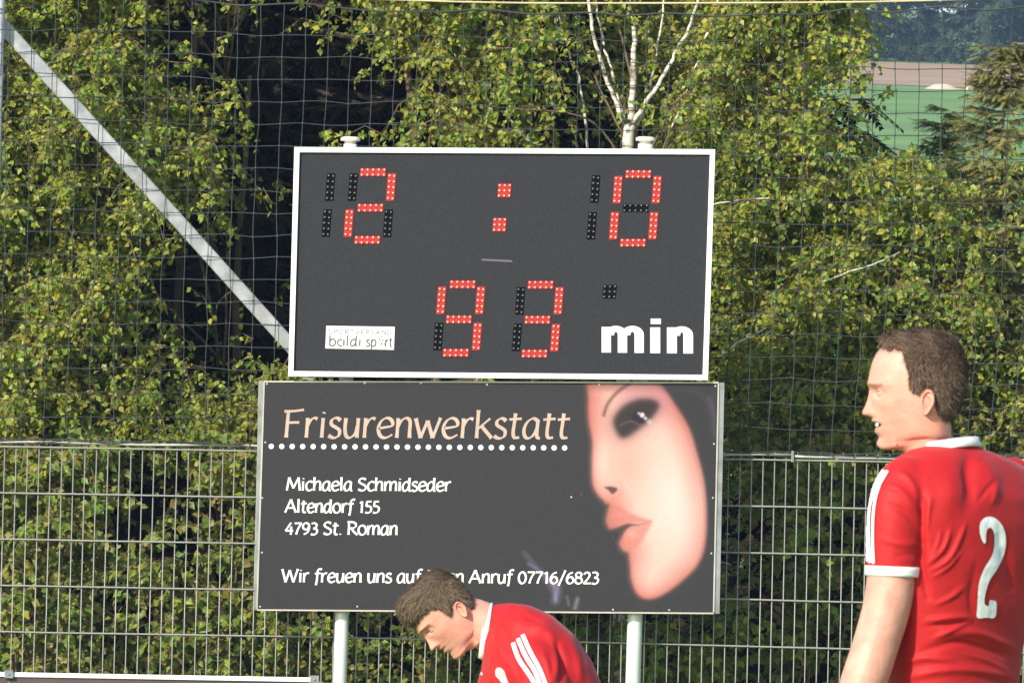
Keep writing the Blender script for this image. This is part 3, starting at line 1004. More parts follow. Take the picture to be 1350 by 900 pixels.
# ------------------------------------------------------------------ stroke lettering
def arc(cx, cy, rx, ry, a0, a1, n=10):
    return [(cx + rx * math.cos(R(a0 + (a1 - a0) * i / n)), cy + ry * math.sin(R(a0 + (a1 - a0) * i / n))) for i in range(n + 1)]
XH = 0.66
G = {
    ' ': (0.30, []),
    '.': (0.22, [[(.10, .0), (.10, .07)]]),
    '/': (0.46, [[(.02, -.16), (.42, 1.02)]]),
    'F': (0.60, [[(.10, 0), (.12, 1.0)], [(.0, .97), (.30, .98), (.58, 1.03)], [(.12, .55), (.46, .56)]]),
    'M': (0.92, [[(.04, 0), (.16, 1.0)], [(.16, 1.0), (.44, .18)], [(.44, .18), (.74, 1.0)], [(.74, 1.0), (.84, 0)]]),
    'A': (0.76, [[(.0, 0), (.36, 1.0)], [(.36, 1.0), (.70, 0)], [(.13, .34), (.58, .36)]]),
    'S': (0.58, [[(.48, .86)] + arc(.29, .74, .21, .22, 60, 200, 8) + [(.22, .55), (.38, .46)] + arc(.27, .25, .23, .24, 30, -130, 8) + [(.03, .10)]]),
    'R': (0.68, [[(.10, 0), (.12, 1.0)], [(.02, .98)] + arc(.30, .74, .26, .24, 90, -90, 10) + [(.13, .50)], [(.28, .50), (.44, .22), (.66, 0)]]),
    'W': (1.02, [[(.0, 1.0), (.22, 0)], [(.22, 0), (.46, .92)], [(.46, .92), (.70, 0)], [(.70, 0), (.96, 1.02)]]),
    'I': (0.30, [[(.12, 0), (.14, 1.0)]]),
    'V': (0.70, [[(.0, 1.0), (.33, 0)], [(.33, 0), (.66, 1.0)]]),
    'a': (0.56, [[(.44, .62), (.43, .20), (.45, .03), (.53, .01)], [(.44, .58), (.30, .67), (.13, .55), (.04, .30), (.08, .06), (.20, 0), (.34, .12), (.43, .34)]]),
    'c': (0.47, [[(.44, .58), (.30, .67), (.12, .55), (.05, .30), (.12, .06), (.27, .0), (.44, .10)]]),
    'd': (0.58, [[(.46, 1.02), (.44, .25), (.46, .03), (.54, .01)], [(.44, .55), (.30, .67), (.13, .55), (.04, .30), (.08, .06), (.20, 0), (.34, .12), (.43, .34)]]),
    'b': (0.56, [[(.08, 1.02), (.08, 0)], [(.09, .42), (.20, .62), (.34, .66), (.48, .52), (.50, .30), (.42, .06), (.26, 0), (.09, .10)]]),
    'e': (0.52, [[(.05, .32), (.28, .36), (.46, .42), (.42, .60), (.27, .67), (.11, .55), (.04, .30), (.12, .06), (.28, 0), (.47, .11)]]),
    'f': (0.40, [[(.45, .98), (.33, 1.04), (.22, .92), (.19, .6), (.16, .1), (.10, -.20)], [(.03, .62), (.38, .65)]]),
    'h': (0.56, [[(.08, 1.02), (.07, 0)], [(.08, .36), (.18, .58), (.33, .67), (.44, .55), (.44, .25), (.45, 0)]]),
    'i': (0.25, [[(.11, .66), (.10, .0)], [(.12, .86), (.13, .93)]]),
    'k': (0.54, [[(.08, 1.04), (.07, 0)], [(.44, .66), (.10, .32)], [(.20, .40), (.52, 0)]]),
    'l': (0.25, [[(.10, 1.04), (.10, 0)]]),
    'm': (0.86, [[(.08, .66), (.07, 0)], [(.08, .36), (.18, .58), (.30, .67), (.40, .55), (.40, .25), (.40, 0)], [(.41, .36), (.50, .58), (.63, .67), (.74, .55), (.74, .25), (.75, 0)]]),
    'n': (0.56, [[(.08, .66), (.07, 0)], [(.08, .36), (.18, .58), (.33, .67), (.44, .55), (.44, .25), (.45, 0)]]),
    'o': (0.58, [arc(.28, .33, .235, .335, 90, 450, 20)]),
    'p': (0.57, [[(.08, .66), (.07, -.30)], [(.09, .42), (.20, .62), (.34, .66), (.48, .52), (.50, .30), (.42, .06), (.26, 0), (.09, .10)]]),
    'r': (0.42, [[(.09, .66), (.08, 0)], [(.09, .38), (.18, .58), (.28, .66), (.38, .63)]]),
    's': (0.42, [[(.36, .58), (.24, .67), (.10, .59), (.10, .44), (.24, .34), (.35, .24), (.33, .06), (.18, -.01), (.03, .07)]]),
    't': (0.41, [[(.19, .90), (.17, .5), (.15, .18), (.20, .02), (.34, .03)], [(.02, .63), (.38, .66)]]),
    'u': (0.56, [[(.08, .66), (.07, .30), (.12, .05), (.24, .0), (.38, .14), (.44, .40)], [(.45, .66), (.44, 0)]]),
    'w': (0.80, [[(.02, .66), (.20, 0)], [(.20, 0), (.38, .58)], [(.38, .58), (.56, 0)], [(.56, 0), (.76, .68)]]),
    '0': (0.58, [arc(.28, .43, .22, .44, 90, 450, 20)]),
    '1': (0.40, [[(.08, .74), (.22, .88)], [(.22, .88), (.21, 0)]]),
    '2': (0.52, [[(.06, .72), (.18, .87), (.34, .84), (.41, .66), (.30, .38), (.04, .02)], [(.04, .02), (.48, .03)]]),
    '3': (0.50, [[(.06, .84), (.24, .88), (.38, .76), (.34, .56), (.18, .47)], [(.18, .47), (.38, .40), (.42, .20), (.28, .0), (.03, .02)]]),
    '4': (0.56, [[(.36, .90), (.02, .28)], [(.02, .28), (.50, .29)], [(.38, .60), (.36, -.02)]]),
    '5': (0.50, [[(.42, .88), (.14, .87)], [(.14, .87), (.10, .50)], [(.10, .50), (.28, .52), (.42, .38), (.40, .14), (.24, .0), (.04, .03)]]),
    '6': (0.54, [[(.42, .86), (.22, .76), (.07, .46), (.08, .14), (.24, .0), (.42, .10), (.46, .30), (.36, .50), (.20, .48), (.08, .32)]]),
    '7': (0.50, [[(.03, .86), (.46, .87)], [(.46, .87), (.26, .45), (.14, 0)]]),
    '8': (0.52, [arc(.25, .67, .17, .20, -90, 270, 16), arc(.25, .235, .21, .235, 90, 450, 18)]),
    '9': (0.54, [[(.44, .62), (.34, .42), (.18, .40), (.06, .56), (.10, .80), (.26, .89), (.42, .78), (.45, .52), (.36, .18), (.12, 0)]]),
    'E': (0.55, [[(.08, 0), (.08, 1)], [(.08, .98), (.5, .98)], [(.08, .52), (.45, .52)], [(.08, .02), (.5, .02)]]),
    'N': (0.70, [[(.08, 0), (.08, 1)], [(.08, 1), (.6, 0)], [(.6, 0), (.6, 1)]]),
    'D': (0.68, [[(.08, 0), (.08, 1)], [(.08, .98)] + arc(.25, .5, .36, .48, 90, -90, 10) + [(.08, .02)]]),
    'P': (0.58, [[(.08, 0), (.08, 1)], [(.08, .98)] + arc(.26, .74, .24, .24, 90, -90, 8) + [(.08, .5)]]),
    'O': (0.80, [arc(.38, .5, .33, .48, 90, 450, 18)]),
    'T': (0.60, [[(.28, 0), (.28, 1)], [(.02, .98), (.56, .98)]]),
}

def text_strokes(s, x0, y0, x1, y1, cap, wd, contrast=0.35, track=0.0, up=(0.030, -1.0), names='letter', parent=None, mt=None, base=0.0, glyphs=G, xs=1.0):
    """baseline from pixel (x0,y0) to (x1,y1); cap height in pixels; every letter its own mesh"""
    total = sum(glyphs[c][0] + track for c in s) - track
    sx = (x1 - x0) / total
    sy_ = (y1 - y0) / total
    cur = 0.0
    for c in s:
        adv, strokes = glyphs[c]
        if strokes:
            mb = MB()
            for si, st in enumerate(strokes):
                xk = xs if c.islower() else 1.0
                P = [Vector((p[0], p[1] * xk if p[1] <= XH + .02 else XH * xk + (p[1] - XH) * (1.02 - XH * xk) / (1.02 - XH), 0)) for p in st]
                if len(P) > 2:
                    P = smooth_path(P, 3)
                elif len(P) == 2:
                    P = [P[0].lerp(P[1], t) for t in (0, .12, .5, .88, 1)]
                # to pixels
                Q = []
                for p in P:
                    gx = cur + p.x
                    Q.append((x0 + gx * sx + p.y * cap * up[0], y0 + gx * sy_ + p.y * cap * up[1]))
                n = len(Q)
                vs = []
                for k in range(n):
                    a, b = Q[max(k - 1, 0)], Q[min(k + 1, n - 1)]
                    dx, dy = b[0] - a[0], b[1] - a[1]
                    l = math.hypot(dx, dy) or 1
                    dx, dy = dx / l, dy / l
                    # broad-nib pen held at about 30 degrees
                    f = abs(dx * math.sin(R(-28)) - dy * math.cos(R(-28)))
                    w = wd * ((1 - contrast) + contrast * f * 1.35)
                    t = k / (n - 1)
                    if contrast > 0:
                        w *= 1 + 0.22 * (abs(2 * t - 1) ** 6)
                    ex = 0
                    vs.append((Q[k][0] - dy * w / 2, Q[k][1] + dx * w / 2))
                    vs.append((Q[k][0] + dy * w / 2, Q[k][1] - dx * w / 2))
                d = base + 0.0006 + si * 0.00012
                W3 = [PP(a, b, d) for a, b in vs]
                mb.add(W3, [(2 * k, 2 * k + 2, 2 * k + 3, 2 * k + 1) for k in range(n - 1)])
            mb.build(names, mt, parent)
        cur += adv + track
SBF = 0.0555   # scoreboard face depth
# "min" in heavy sans: stems and arches
def heavy_min():
    h = 37.0
    def bar(mb, x0, y0, x1, y1, d):
        mb.add([PP(x0, y0, d), PP(x0, y1, d), PP(x1, y1, d), PP(x1, y0, d)], [(0, 1, 2, 3)])
    def arch(mb, xl, xr, yt, yb, w, d):
        # arch from the left stem over to a right stem of width w
        n = 12
        cx = (xl + xr) / 2
        ro, ri = (xr - xl) / 2, (xr - xl) / 2 - w
        vs = []
        for i in range(n + 1):
            a = math.pi * (1 - i / n)
            vs.append((cx + ro * math.cos(a), yt + 11.5 - 11.5 * math.sin(a)))
            vs.append((cx + ri * math.cos(a) if ri > 0 else cx, yt + 12.5 - 4.8 * math.sin(a)))
        mb.add([PP(a, b, d) for a, b in vs], [(2 * k, 2 * k + 1, 2 * k + 3, 2 * k + 2) for k in range(n)])
        bar(mb, xr - w, yt + 11.3, xr, yb, d + 0.0001)
    yt, yb = 431.0, 465.0
    d = SBF + 0.0008
    w = 12.2
    m = MB()
    bar(m, 793, yt + .5, 793 + w, yb, d)
    arch(m, 797, 826.5, yt - 1, yb + .3, w, d + .0002)
    arch(m, 818.5, 848.5, yt - 1, yb + .5, w, d + .0004)
    m.build('letter', M_ink_w, sb)
    m = MB()
    bar(m, 857, yt + 1, 857 + w + .8, yb + .8, d)
    bar(m, 857.6, 420.5, 871, 427.5, d)
    m.build('letter', M_ink_w, sb)
    m = MB()
    bar(m, 879, yt + 1, 879 + w + .8, yb + 1, d)
    arch(m, 883.5, 913.3, yt - .4, yb + 1.3, w + .6, d + .0002)
    m.build('letter', M_ink_w, sb)
heavy_min()
# small white maker's plate
mb = MB()
q = [(430.5, 430), (520.5, 431.2), (519.5, 461.5), (429.3, 459.6)]
vs = [PP(a, b, SBF + 0.001) for a, b in q] + [PP(a, b, SBF - 0.001) for a, b in q]
mb.add(vs, [(0, 3, 2, 1), (0, 1, 5, 4), (1, 2, 6, 5), (2, 3, 7, 6), (3, 0, 4, 7)])
mb.build('maker_plate', M_ink_w, sb)
text_strokes('SPORTVERSAND', 433.5, 440.6, 516.5, 441.8, 6.2, 1.1, 0.0, 0.14, mt=M_ink_l, parent=sb, base=SBF + 0.0014)
GB = dict(G)
GB['a'] = (0.62, [arc(.29, .32, .235, .31, 60, 300, 14), [(.52, .64), (.52, 0)], [(.52, .40), (.50, .22)]])
text_strokes('baldi', 433.5, 456.2, 477, 456.8, 13.5, 1.9, 0.0, 0.05, mt=M_ink_g, parent=sb, base=SBF + 0.0014, glyphs=GB)
text_strokes('sp', 482.5, 456.9, 496.5, 457.1, 13.5, 1.9, 0.0, 0.05, mt=M_ink_g, parent=sb, base=SBF + 0.0014, glyphs=GB)
text_strokes('rt', 507.5, 457.2, 517.5, 457.4, 13.5, 1.9, 0.0, 0.05, mt=M_ink_g, parent=sb, base=SBF + 0.0014, glyphs=GB)
mb = MB()
for (x, y, r) in ((500.5, 447, 1.3), (503, 444.5, 1.0), (505, 448.5, 1.2), (499.5, 451.5, 1.0), (503, 453.5, 1.5), (506.5, 454, 1.0)):
    mb.add([PP(x + r * math.cos(a), y + r * math.sin(a), SBF + .0021) for a in (5.2, 4.2, 3.1, 2.1, 1.0, 0)], [(0, 1, 2, 3, 4, 5)])
mb.build('emblem', M_ink_g, sb)
# scuff on the face
mb = MB()
mb.add([PP(634, 344, SBF + .0004), PP(676, 346.3, SBF + .0004), PP(674, 343.6, SBF + .0004), PP(636, 341.8, SBF + .0004)], [(0, 1, 2, 3)])
mb.build('scuff', mat('scuff_mark', srgb(92, 92, 97), 0.5), sb)

# ------------------------------------------------------------------ advertising sign
STL, STR, SBR, SBL = (348.5, 503), (947, 504.5), (940.5, 808), (339, 803.5)
sg = thing('advertising_sign', 'dark grey hairdresser advertising sign with a woman face under the scoreboard', 'sign', tuple(PP(640, 806)))
SGF = 0.030
mb = MB()
quad_board(mb, STL, STR, SBR, SBL, YB, 0.0, SGF)
mb.build('panel', M_signbg, sg)
M_edge = mat('aluminium_edge', (0.50, 0.46, 0.40), 0.4, metal=0.3, var=0.15)
# side channels of galvanised steel and thin edge trims
for (a, b, c, d, nm, mt, d1) in (((341, 502), (348.2, 502.2), (339.2, 803.6), (335.5, 803), 'side_channel', M_galv, 0.024),
                                 ((947.6, 504.5), (955, 504.5), (948.5, 808.6), (941, 808.2), 'side_channel', M_galv, 0.026)):
    mb = MB()
    quad_board(mb, a, b, c, d, YB, -0.02, d1)
    mb.build(nm, mt, sg, bevel=0.001)
for (a, b) in ((STL, STR), (SBL, SBR)):
    mb = MB()
    h = 2.0
    quad_board(mb, (a[0], a[1] - h / 2), (b[0], b[1] - h / 2), (b[0], b[1] + h / 2), (a[0], a[1] + h / 2), YB, -0.001, SGF + 0.0035)
    mb.build('edge_trim', M_edge, sg)
for (a, b) in ((STL, SBL), (STR, SBR)):
    mb = MB()
    h = 1.8
    quad_board(mb, (a[0] - h / 2, a[1] + 1.2), (a[0] + h / 2, a[1] + 1.2), (b[0] + h / 2, b[1] - 1.2), (b[0] - h / 2, b[1] - 1.2), YB, -0.0012, SGF + 0.003)
    mb.build('edge_trim', M_edge, sg)
# screws
for (x, y) in ((352, 506), (481, 505), (555, 505), (642, 507), (790, 507), (943, 509), (350, 583), (346, 656), (345.5, 728), (343, 799), (471, 799), (808, 803), (882, 803.5),
               (941, 585), (939.5, 656), (937.5, 729), (753, 655)):
    c = PP(x, y, SGF)
    MB().tube([c, c + Vector((0, -0.003, 0))], 0.0042, 8).build('screw', M_screw, sg)

text_strokes('Frisurenwerkstatt', 373, 576.5, 751, 577.8, 35.5, 4.1, 0.55, 0.02, up=(0.065, -1.0), xs=1.1, mt=M_ink_p, parent=sg, base=SGF)
for i in range(29):
    x = 357.8 + i * (744.3 - 357.8) / 28
    y = 588.3 + 2.0 * i / 28
    r = 3.5
    MB().add([PP(x + r * math.cos(a), y + r * math.sin(a), SGF + .0007) for a in np.linspace(2 * math.pi, 0, 13)[:12]], [tuple(range(12))]).build('printed_dot', M_ink_w, sg)
text_strokes('Michaela Schmidseder', 377.5, 646.2, 595, 647.2, 17.0, 2.45, 0.35, 0.0, xs=1.08, mt=M_ink_w, parent=sg, base=SGF)
text_strokes('Altendorf 155', 376, 675.2, 501, 675.8, 17.0, 2.45, 0.35, 0.0, xs=1.08, mt=M_ink_w, parent=sg, base=SGF)
text_strokes('4793 St. Roman', 376, 704, 525, 704.8, 17.0, 2.45, 0.35, 0.0, xs=1.08, mt=M_ink_w, parent=sg, base=SGF)
text_strokes('Wir freuen uns auf Ihren Anruf 07716/6823', 372, 766.8, 790, 769, 17.0, 2.45, 0.35, 0.0, xs=1.08, mt=M_ink_w, parent=sg, base=SGF)

# printed portrait: a fine grid whose colours are the print
def portrait():
    ZX = lambda x: 640 + x / 2.7697
    ZY = lambda y: 490 + y / 2.7697
    nx, ny = 330, 300
    gx = np.linspace(40, 846, nx)
    gy = np.linspace(42, 868, ny)
    X, Yg = np.meshgrid(gx, gy)
    X = X - 0.0
    # the grid follows the leaning right edge of the panel
    def seg_d(px, py, poly, closed=True):
        d = np.full(px.shape, 1e9)
        n = len(poly)
        for i in range(n if closed else n - 1):
            ax_, ay = poly[i]
            bx, by = poly[(i + 1) % n]
            vx, vy = bx - ax_, by - ay
            t = np.clip(((px - ax_) * vx + (py - ay) * vy) / (vx * vx + vy * vy + 1e-9), 0, 1)
            d = np.minimum(d, np.hypot(px - ax_ - t * vx, py - ay - t * vy))
        return d
    def inside(px, py, poly):
        c = np.zeros(px.shape, bool)
        n = len(poly)
        for i in range(n):
            x1, y1 = poly[i]
            x2, y2 = poly[(i + 1) % n]
            k = ((y1 > py) != (y2 > py)) & (px < (x2 - x1) * (py - y1) / (y2 - y1 + 1e-9) + x1)
            c ^= k
        return c
    def sp(poly, closed=True):
        P = [Vector((a, b, 0)) for a, b in poly]
        if closed:
            P = [P[-1]] + P + [P[0], P[1]]
        Q = smooth_path(P, 4)
        if closed:
            Q = Q[4:-5]
        return [(q.x, q.y) for q in Q]
    def sd(poly, closed=True):
        d = seg_d(X, Yg, poly, closed)
        return np.where(inside(X, Yg, poly), -d, d) if closed else d
    def ss(d, w):           # 1 inside, soft edge width w
        return 1 / (1 + np.exp(np.clip(d / (w * .25), -40, 40)))
    bgc = np.array(srgb(45, 43, 47))
    img = np.ones(X.shape + (3,)) * bgc
    def blend(mask, col):
        nonlocal img
        col = np.asarray(col)
        img = img * (1 - mask[..., None]) + col * mask[..., None]
    C = lambda *c: np.array(srgb(*c)) * np.array([0.56, 0.535, 0.54])
    # dark hair on the right and under the chin
    hair = [(610, 20), (700, 20), (860, 20), (860, 880), (640, 880), (560, 850), (700, 790), (800, 690), (815, 560), (800, 380), (760, 240), (680, 100)]
    blend(0.85 * ss(sd(hair), 70), bgc * 0.5)
    face = sp([(392, 20), (376, 100), (377, 180), (390, 255), (388, 330), (391, 405), (408, 445), (438, 475), (455, 490),
               (470, 560), (505, 640), (520, 655), (527, 700), (533, 760), (556, 812), (602, 828), (662, 803), (732, 748), (782, 690), (803, 620),
               (807, 510), (797, 400), (772, 300), (742, 205), (692, 122), (640, 48), (610, 10)])
    dfc = sd(face)
    fm = ss(dfc, 13)
    # skin: pale centre, pink toward the rim
    depth = np.clip(-dfc / 95, 0, 1)
    skin = C(218, 122, 112)[None, None] * (1 - depth[..., None]) + C(252, 205, 192)[None, None] * depth[..., None]
    cen = np.exp(-(((X - 690) / 110) ** 2 + ((Yg - 480) / 190) ** 2))
    skin = skin * (1 - .8 * cen[..., None]) + C(255, 238, 230) * (.8 * cen[..., None])
    cen = np.exp(-(((X - 430) / 38) ** 2 + ((Yg - 330) / 110) ** 2))
    skin = skin * (1 - .75 * cen[..., None]) + C(255, 226, 216) * (.75 * cen[..., None])
    cen = np.exp(-(((X - 600) / 60) ** 2 + ((Yg - 740) / 60) ** 2))
    skin = skin * (1 - .5 * cen[..., None]) + C(255, 222, 205) * (.5 * cen[..., None])
    pk = np.exp(-(((X - 600) / 120) ** 2 + ((Yg - 80) / 60) ** 2))
    skin = skin * (1 - .6 * pk[..., None]) + C(226, 160, 176) * (.6 * pk[..., None])
    pk = np.exp(-(((X - 520) / 60) ** 2 + ((Yg - 340) / 80) ** 2))
    skin = skin * (1 - .45 * pk[..., None]) + C(246, 176, 150) * (.45 * pk[..., None])
    pk = np.exp(-(((X - 760) / 40) ** 2 + ((Yg - 360) / 150) ** 2))
    skin = skin * (1 - .35 * pk[..., None]) + C(242, 150, 140) * (.35 * pk[..., None])
    fade = np.clip((Yg - 20) / 60, .55, 1)
    img = img * (1 - fm[..., None]) + skin * fm[..., None] * fade[..., None] + C(90, 60, 62) * (fm * (1 - fade))[..., None]
    # brow
    brow = sp([(432, 158), (446, 118), (480, 76), (524, 44)], False)
    db = seg_d(X, Yg, brow, False)
    blend(.8 * ss(db - 6, 9), C(70, 44, 46))
    # smoky eye
    eye = sp([(468, 205), (466, 168), (500, 124), (556, 98), (612, 100), (636, 124), (612, 168), (566, 208), (520, 240), (490, 240)])
    de = sd(eye)
    blend(.5 * ss(de - 22, 50), C(170, 110, 120))
    blend(.97 * ss(de, 20), C(32, 26, 30))
    iris = np.hypot((X - 560), (Yg - 166) * 1.1)
    blend(.9 * ss(iris - 26, 8), C(22, 20, 26))
    lid = sp([(492, 196), (530, 180), (570, 196), (600, 182)], False)
    blend(.35 * ss(seg_d(X, Yg, lid, False) - 3, 6), C(150, 110, 125))
    for (gx_, gy_, r, s) in ((572, 158, 8, 1), (584, 170, 5, .9), (598, 183, 9, .45), (560, 152, 4, .7)):
        blend(s * ss(np.hypot(X - gx_, Yg - gy_) - r, 5), C(240, 235, 245))
    # nostril and nose wing
    nos = sp([(434, 421), (456, 418), (480, 424), (478, 436), (462, 446), (448, 432)])
    blend(.9 * ss(sd(nos), 7), C(70, 34, 34))
    wing = sp([(486, 396), (496, 420), (486, 448), (466, 462)], False)
    blend(.35 * ss(seg_d(X, Yg, wing, False) - 3, 12), C(214, 150, 136))
    nd = sp([(440, 478), (470, 470), (500, 440)], False)
    blend(.35 * ss(seg_d(X, Yg, nd, False) - 4, 12), C(226, 140, 124))
    # mouth: dark opening, lips
    gap = sp([(452, 580), (480, 566), (520, 552), (560, 556), (604, 545), (560, 562), (530, 566), (506, 594), (500, 640), (470, 640)])
    blend(.97 * ss(sd(gap), 8), bgc * 0.85)
    up = sp([(456, 492), (446, 512), (441, 545), (455, 572), (486, 562), (520, 550), (560, 553), (604, 545), (570, 530), (530, 516), (492, 494)])
    blend(.86 * ss(sd(up), 14), C(226, 138, 126))
    blend(.5 * np.exp(-(((X - 500) / 30) ** 2 + ((Yg - 522) / 9) ** 2)), C(240, 160, 150))
    lo_ = sp([(604, 550), (560, 560), (522, 572), (500, 600), (489, 628), (503, 650), (522, 654), (556, 634), (584, 596)])
    blend(.86 * ss(sd(lo_), 14), C(230, 144, 132))
    blend(.6 * np.exp(-(((X - 536) / 18) ** 2 + ((Yg - 592) / 14) ** 2)), C(255, 190, 180))
    # cut-away outside the lips
    for k in range(9):
        o_ = k * 7 - 30
        hp = sp([(650 + o_, 42), (706 + o_, 120), (758 + o_, 220), (792 + o_ * .8, 340), (812 + o_ * .6, 470), (812 + o_ * .5, 600), (788 + o_ * .5, 700)], False)
        blend((.16 if k < 4 else .4) * ss(seg_d(X, Yg, hp, False) - 1.5, 7), bgc * .55)
    # pale scratches and wisps of hair
    rs = np.random.default_rng(3)
    def wisp(pts, col, wdt, a):
        blend(a * ss(seg_d(X, Yg, sp(pts, False), False) - wdt, wdt * 2.2), C(*col))
    wisp([(140, 660), (200, 730), (235, 790), (262, 835)], (104, 98, 122), 5, .45)
    wisp([(160, 700), (220, 745), (250, 790), (256, 830)], (150, 140, 185), 4, .5)
    wisp([(236, 760), (262, 790), (252, 836)], (165, 155, 200), 7, .55)
    wisp([(180, 740), (230, 800), (250, 860)], (52, 50, 56), 5, .5)
    wisp([(336, 828), (330, 850), (326, 866)], (165, 160, 175), 4, .6)
    wisp([(298, 820), (304, 850)], (125, 120, 135), 3, .5)
    wisp([(820, 100), (832, 160), (838, 230)], (96, 84, 108), 9, .45)
    wisp([(700, 60), (770, 70), (830, 130)], (84, 74, 92), 9, .35)
    wisp([(90, 300), (140, 360), (170, 400)], (92, 90, 96), 12, .12)
    for k in range(14):
        x0, y0 = rs.uniform(60, 360), rs.uniform(300, 800)
        blend(.13 * ss(np.hypot((X - x0), (Yg - y0)) - rs.uniform(1, 14), 12), C(88, 86, 92))
    PXg, PYg = ZX(X), ZY(Yg)
    # lean of the panel: shift left with height so that the right edge stays on the board
    edge = 947 + (PYg - 504.5) * (940.5 - 947) / 303.5
    PXg = PXg - np.clip((PXg - (edge - 2.2)), 0, None)
    V = Wn(PXg, PYg, YB)
    V[..., 1] -= SGF + 0.0004
    V = V.reshape(-1, 3)
    idx = np.arange(nx * ny).reshape(ny, nx)
    Fq = np.stack([idx[:-1, :-1], idx[1:, :-1], idx[1:, 1:], idx[:-1, 1:]], -1).reshape(-1, 4)
    # keep only where the print differs from the plain panel
    c = img.reshape(-1, 3)
    diff = np.abs(c - bgc).max(1) > 0.004
    kf = diff[Fq].any(1)
    c = c * (1 + rs.normal(0, .045, (len(c), 1)))
    mesh_np('portrait', V, Fq[kf], M_print, sg, c)
portrait()

# ------------------------------------------------------------------ perimeter banner, bottom left
def banner():
    Yb = 39.2
    rt = thing('perimeter_banner', 'dark pitch side banner with white top rail at the lower left corner', 'banner', tuple(W(200, 1150, Yb)))
    a, b = W(-220, 884.5, Yb), W(412, 895.5, Yb)
    mb = MB()
    d = (b - a).normalized()
    n = Vector((-d.z, 0, d.x))
    mb.box((a + b) / 2, d * ((b - a).length / 2), n * 0.010, Vector((0, 0.014, 0)))
    mb.build('top_rail', M_white, rt, bevel=0.003)
    lo_a, lo_b = Vector((a.x, Yb, 0.12)), Vector((b.x, Yb, 0.12))
    mb = MB()
    mb.add([a - n * .0102 + Vector((0, -.004, 0)), b - n * .0102 + Vector((0, -.004, 0)), lo_b + Vector((0, -.004, 0)), lo_a + Vector((0, -.004, 0)),
            a - n * .0102 + Vector((0, .004, 0)), b - n * .0102 + Vector((0, .004, 0)), lo_b + Vector((0, .004, 0)), lo_a + Vector((0, .004, 0))],
           [(0, 3, 2, 1), (4, 5, 6, 7), (3, 7, 6, 2), (0, 4, 7, 3), (1, 2, 6, 5), (0, 1, 5, 4)])
    mb.build('banner_sheet', mat('banner_brown', srgb(74, 58, 60), 0.6, var=0.15), rt)
    for px in (12, 415):
        q = W(px, 888 + px * .017, Yb)
        mb = MB()
        mb.box(q + Vector((0, -.002, 0)), (0.019, 0, 0), (0, 0.024, 0), (0, 0, 0.017))
        mb.tube([q + Vector((0, -.03, 0)), q + Vector((0, -.022, 0))], 0.006, 8)
        mb.build('clamp', M_galv, rt, bevel=0.003)
        MB().tube([(q.x, Yb + 0.012, 0), q - Vector((0, -.012, .02))], 0.017, 12).build('post', M_galv, rt, smooth=True)
banner()
#PEOPLE
# ------------------------------------------------------------------ people
M_skin = mat('skin', attr='Col', rough=0.48, spec=0.4, var=0.15, vscale=30, bump=0.3, bscale=120, bdist=0.003)
M_hair = mat('hair', attr='Col', rough=0.75, spec=0.2)
M_shirt = mat('red_jersey', (0.42, 0.010, 0.013), 0.65, spec=0.3, var=0.06, vscale=14, bump=0.25, bscale=55, bdist=0.006)
M_shirt.node_tree.nodes['Principled BSDF'].inputs['Sheen Weight'].default_value = 0.08
M_shirt.node_tree.nodes['Principled BSDF'].inputs['Sheen Roughness'].default_value = 0.4
M_shirtw = mat('white_jersey_trim', (0.78, 0.77, 0.78), 0.6, spec=0.3, bump=0.15, bscale=90, bdist=0.003)
M_num = mat('pale_number_print', (0.82, 0.82, 0.84), 0.5, var=0.08, vscale=40, bump=0.5, bscale=45, bdist=0.006)
M_eye = mat('eye_white', (0.45, 0.40, 0.37), 0.3)
M_iris = mat('iris', (0.03, 0.03, 0.035), 0.2)
M_teeth = mat('teeth', (0.85, 0.82, 0.76), 0.3)
M_shorts = mat('red_shorts', (0.5, 0.02, 0.03), 0.7, var=0.1)
M_boot = mat('black_boot', (0.03, 0.03, 0.03), 0.4)
KZ = 3.855e-4
HEADROWS = np.array([
    # zy, front, back, half width mm
    [85, 478, 492, 3], [88, 430, 555, 20], [95, 392, 598, 34], [108, 352, 632, 46], [130, 318, 660, 57], [170, 284, 690, 66], [210, 264, 706, 71], [260, 251, 714, 74.5],
    [300, 243, 715, 75.5], [325, 241, 714, 75.5], [350, 249, 710, 75], [400, 256, 696, 74], [440, 262, 682, 72], [480, 266, 668, 69],
    [510, 268, 660, 66], [540, 276, 655, 63], [575, 286, 655, 59], [600, 289, 657, 55], [620, 291, 660, 52], [636, 297, 662, 50], [648, 312, 664, 49],
    [656, 335, 666, 49], [664, 372, 668, 50], [674, 405, 672, 52], [690, 428, 680, 54], [720, 440, 696, 57], [760, 444, 712, 62], [830, 440, 735, 75]], float)

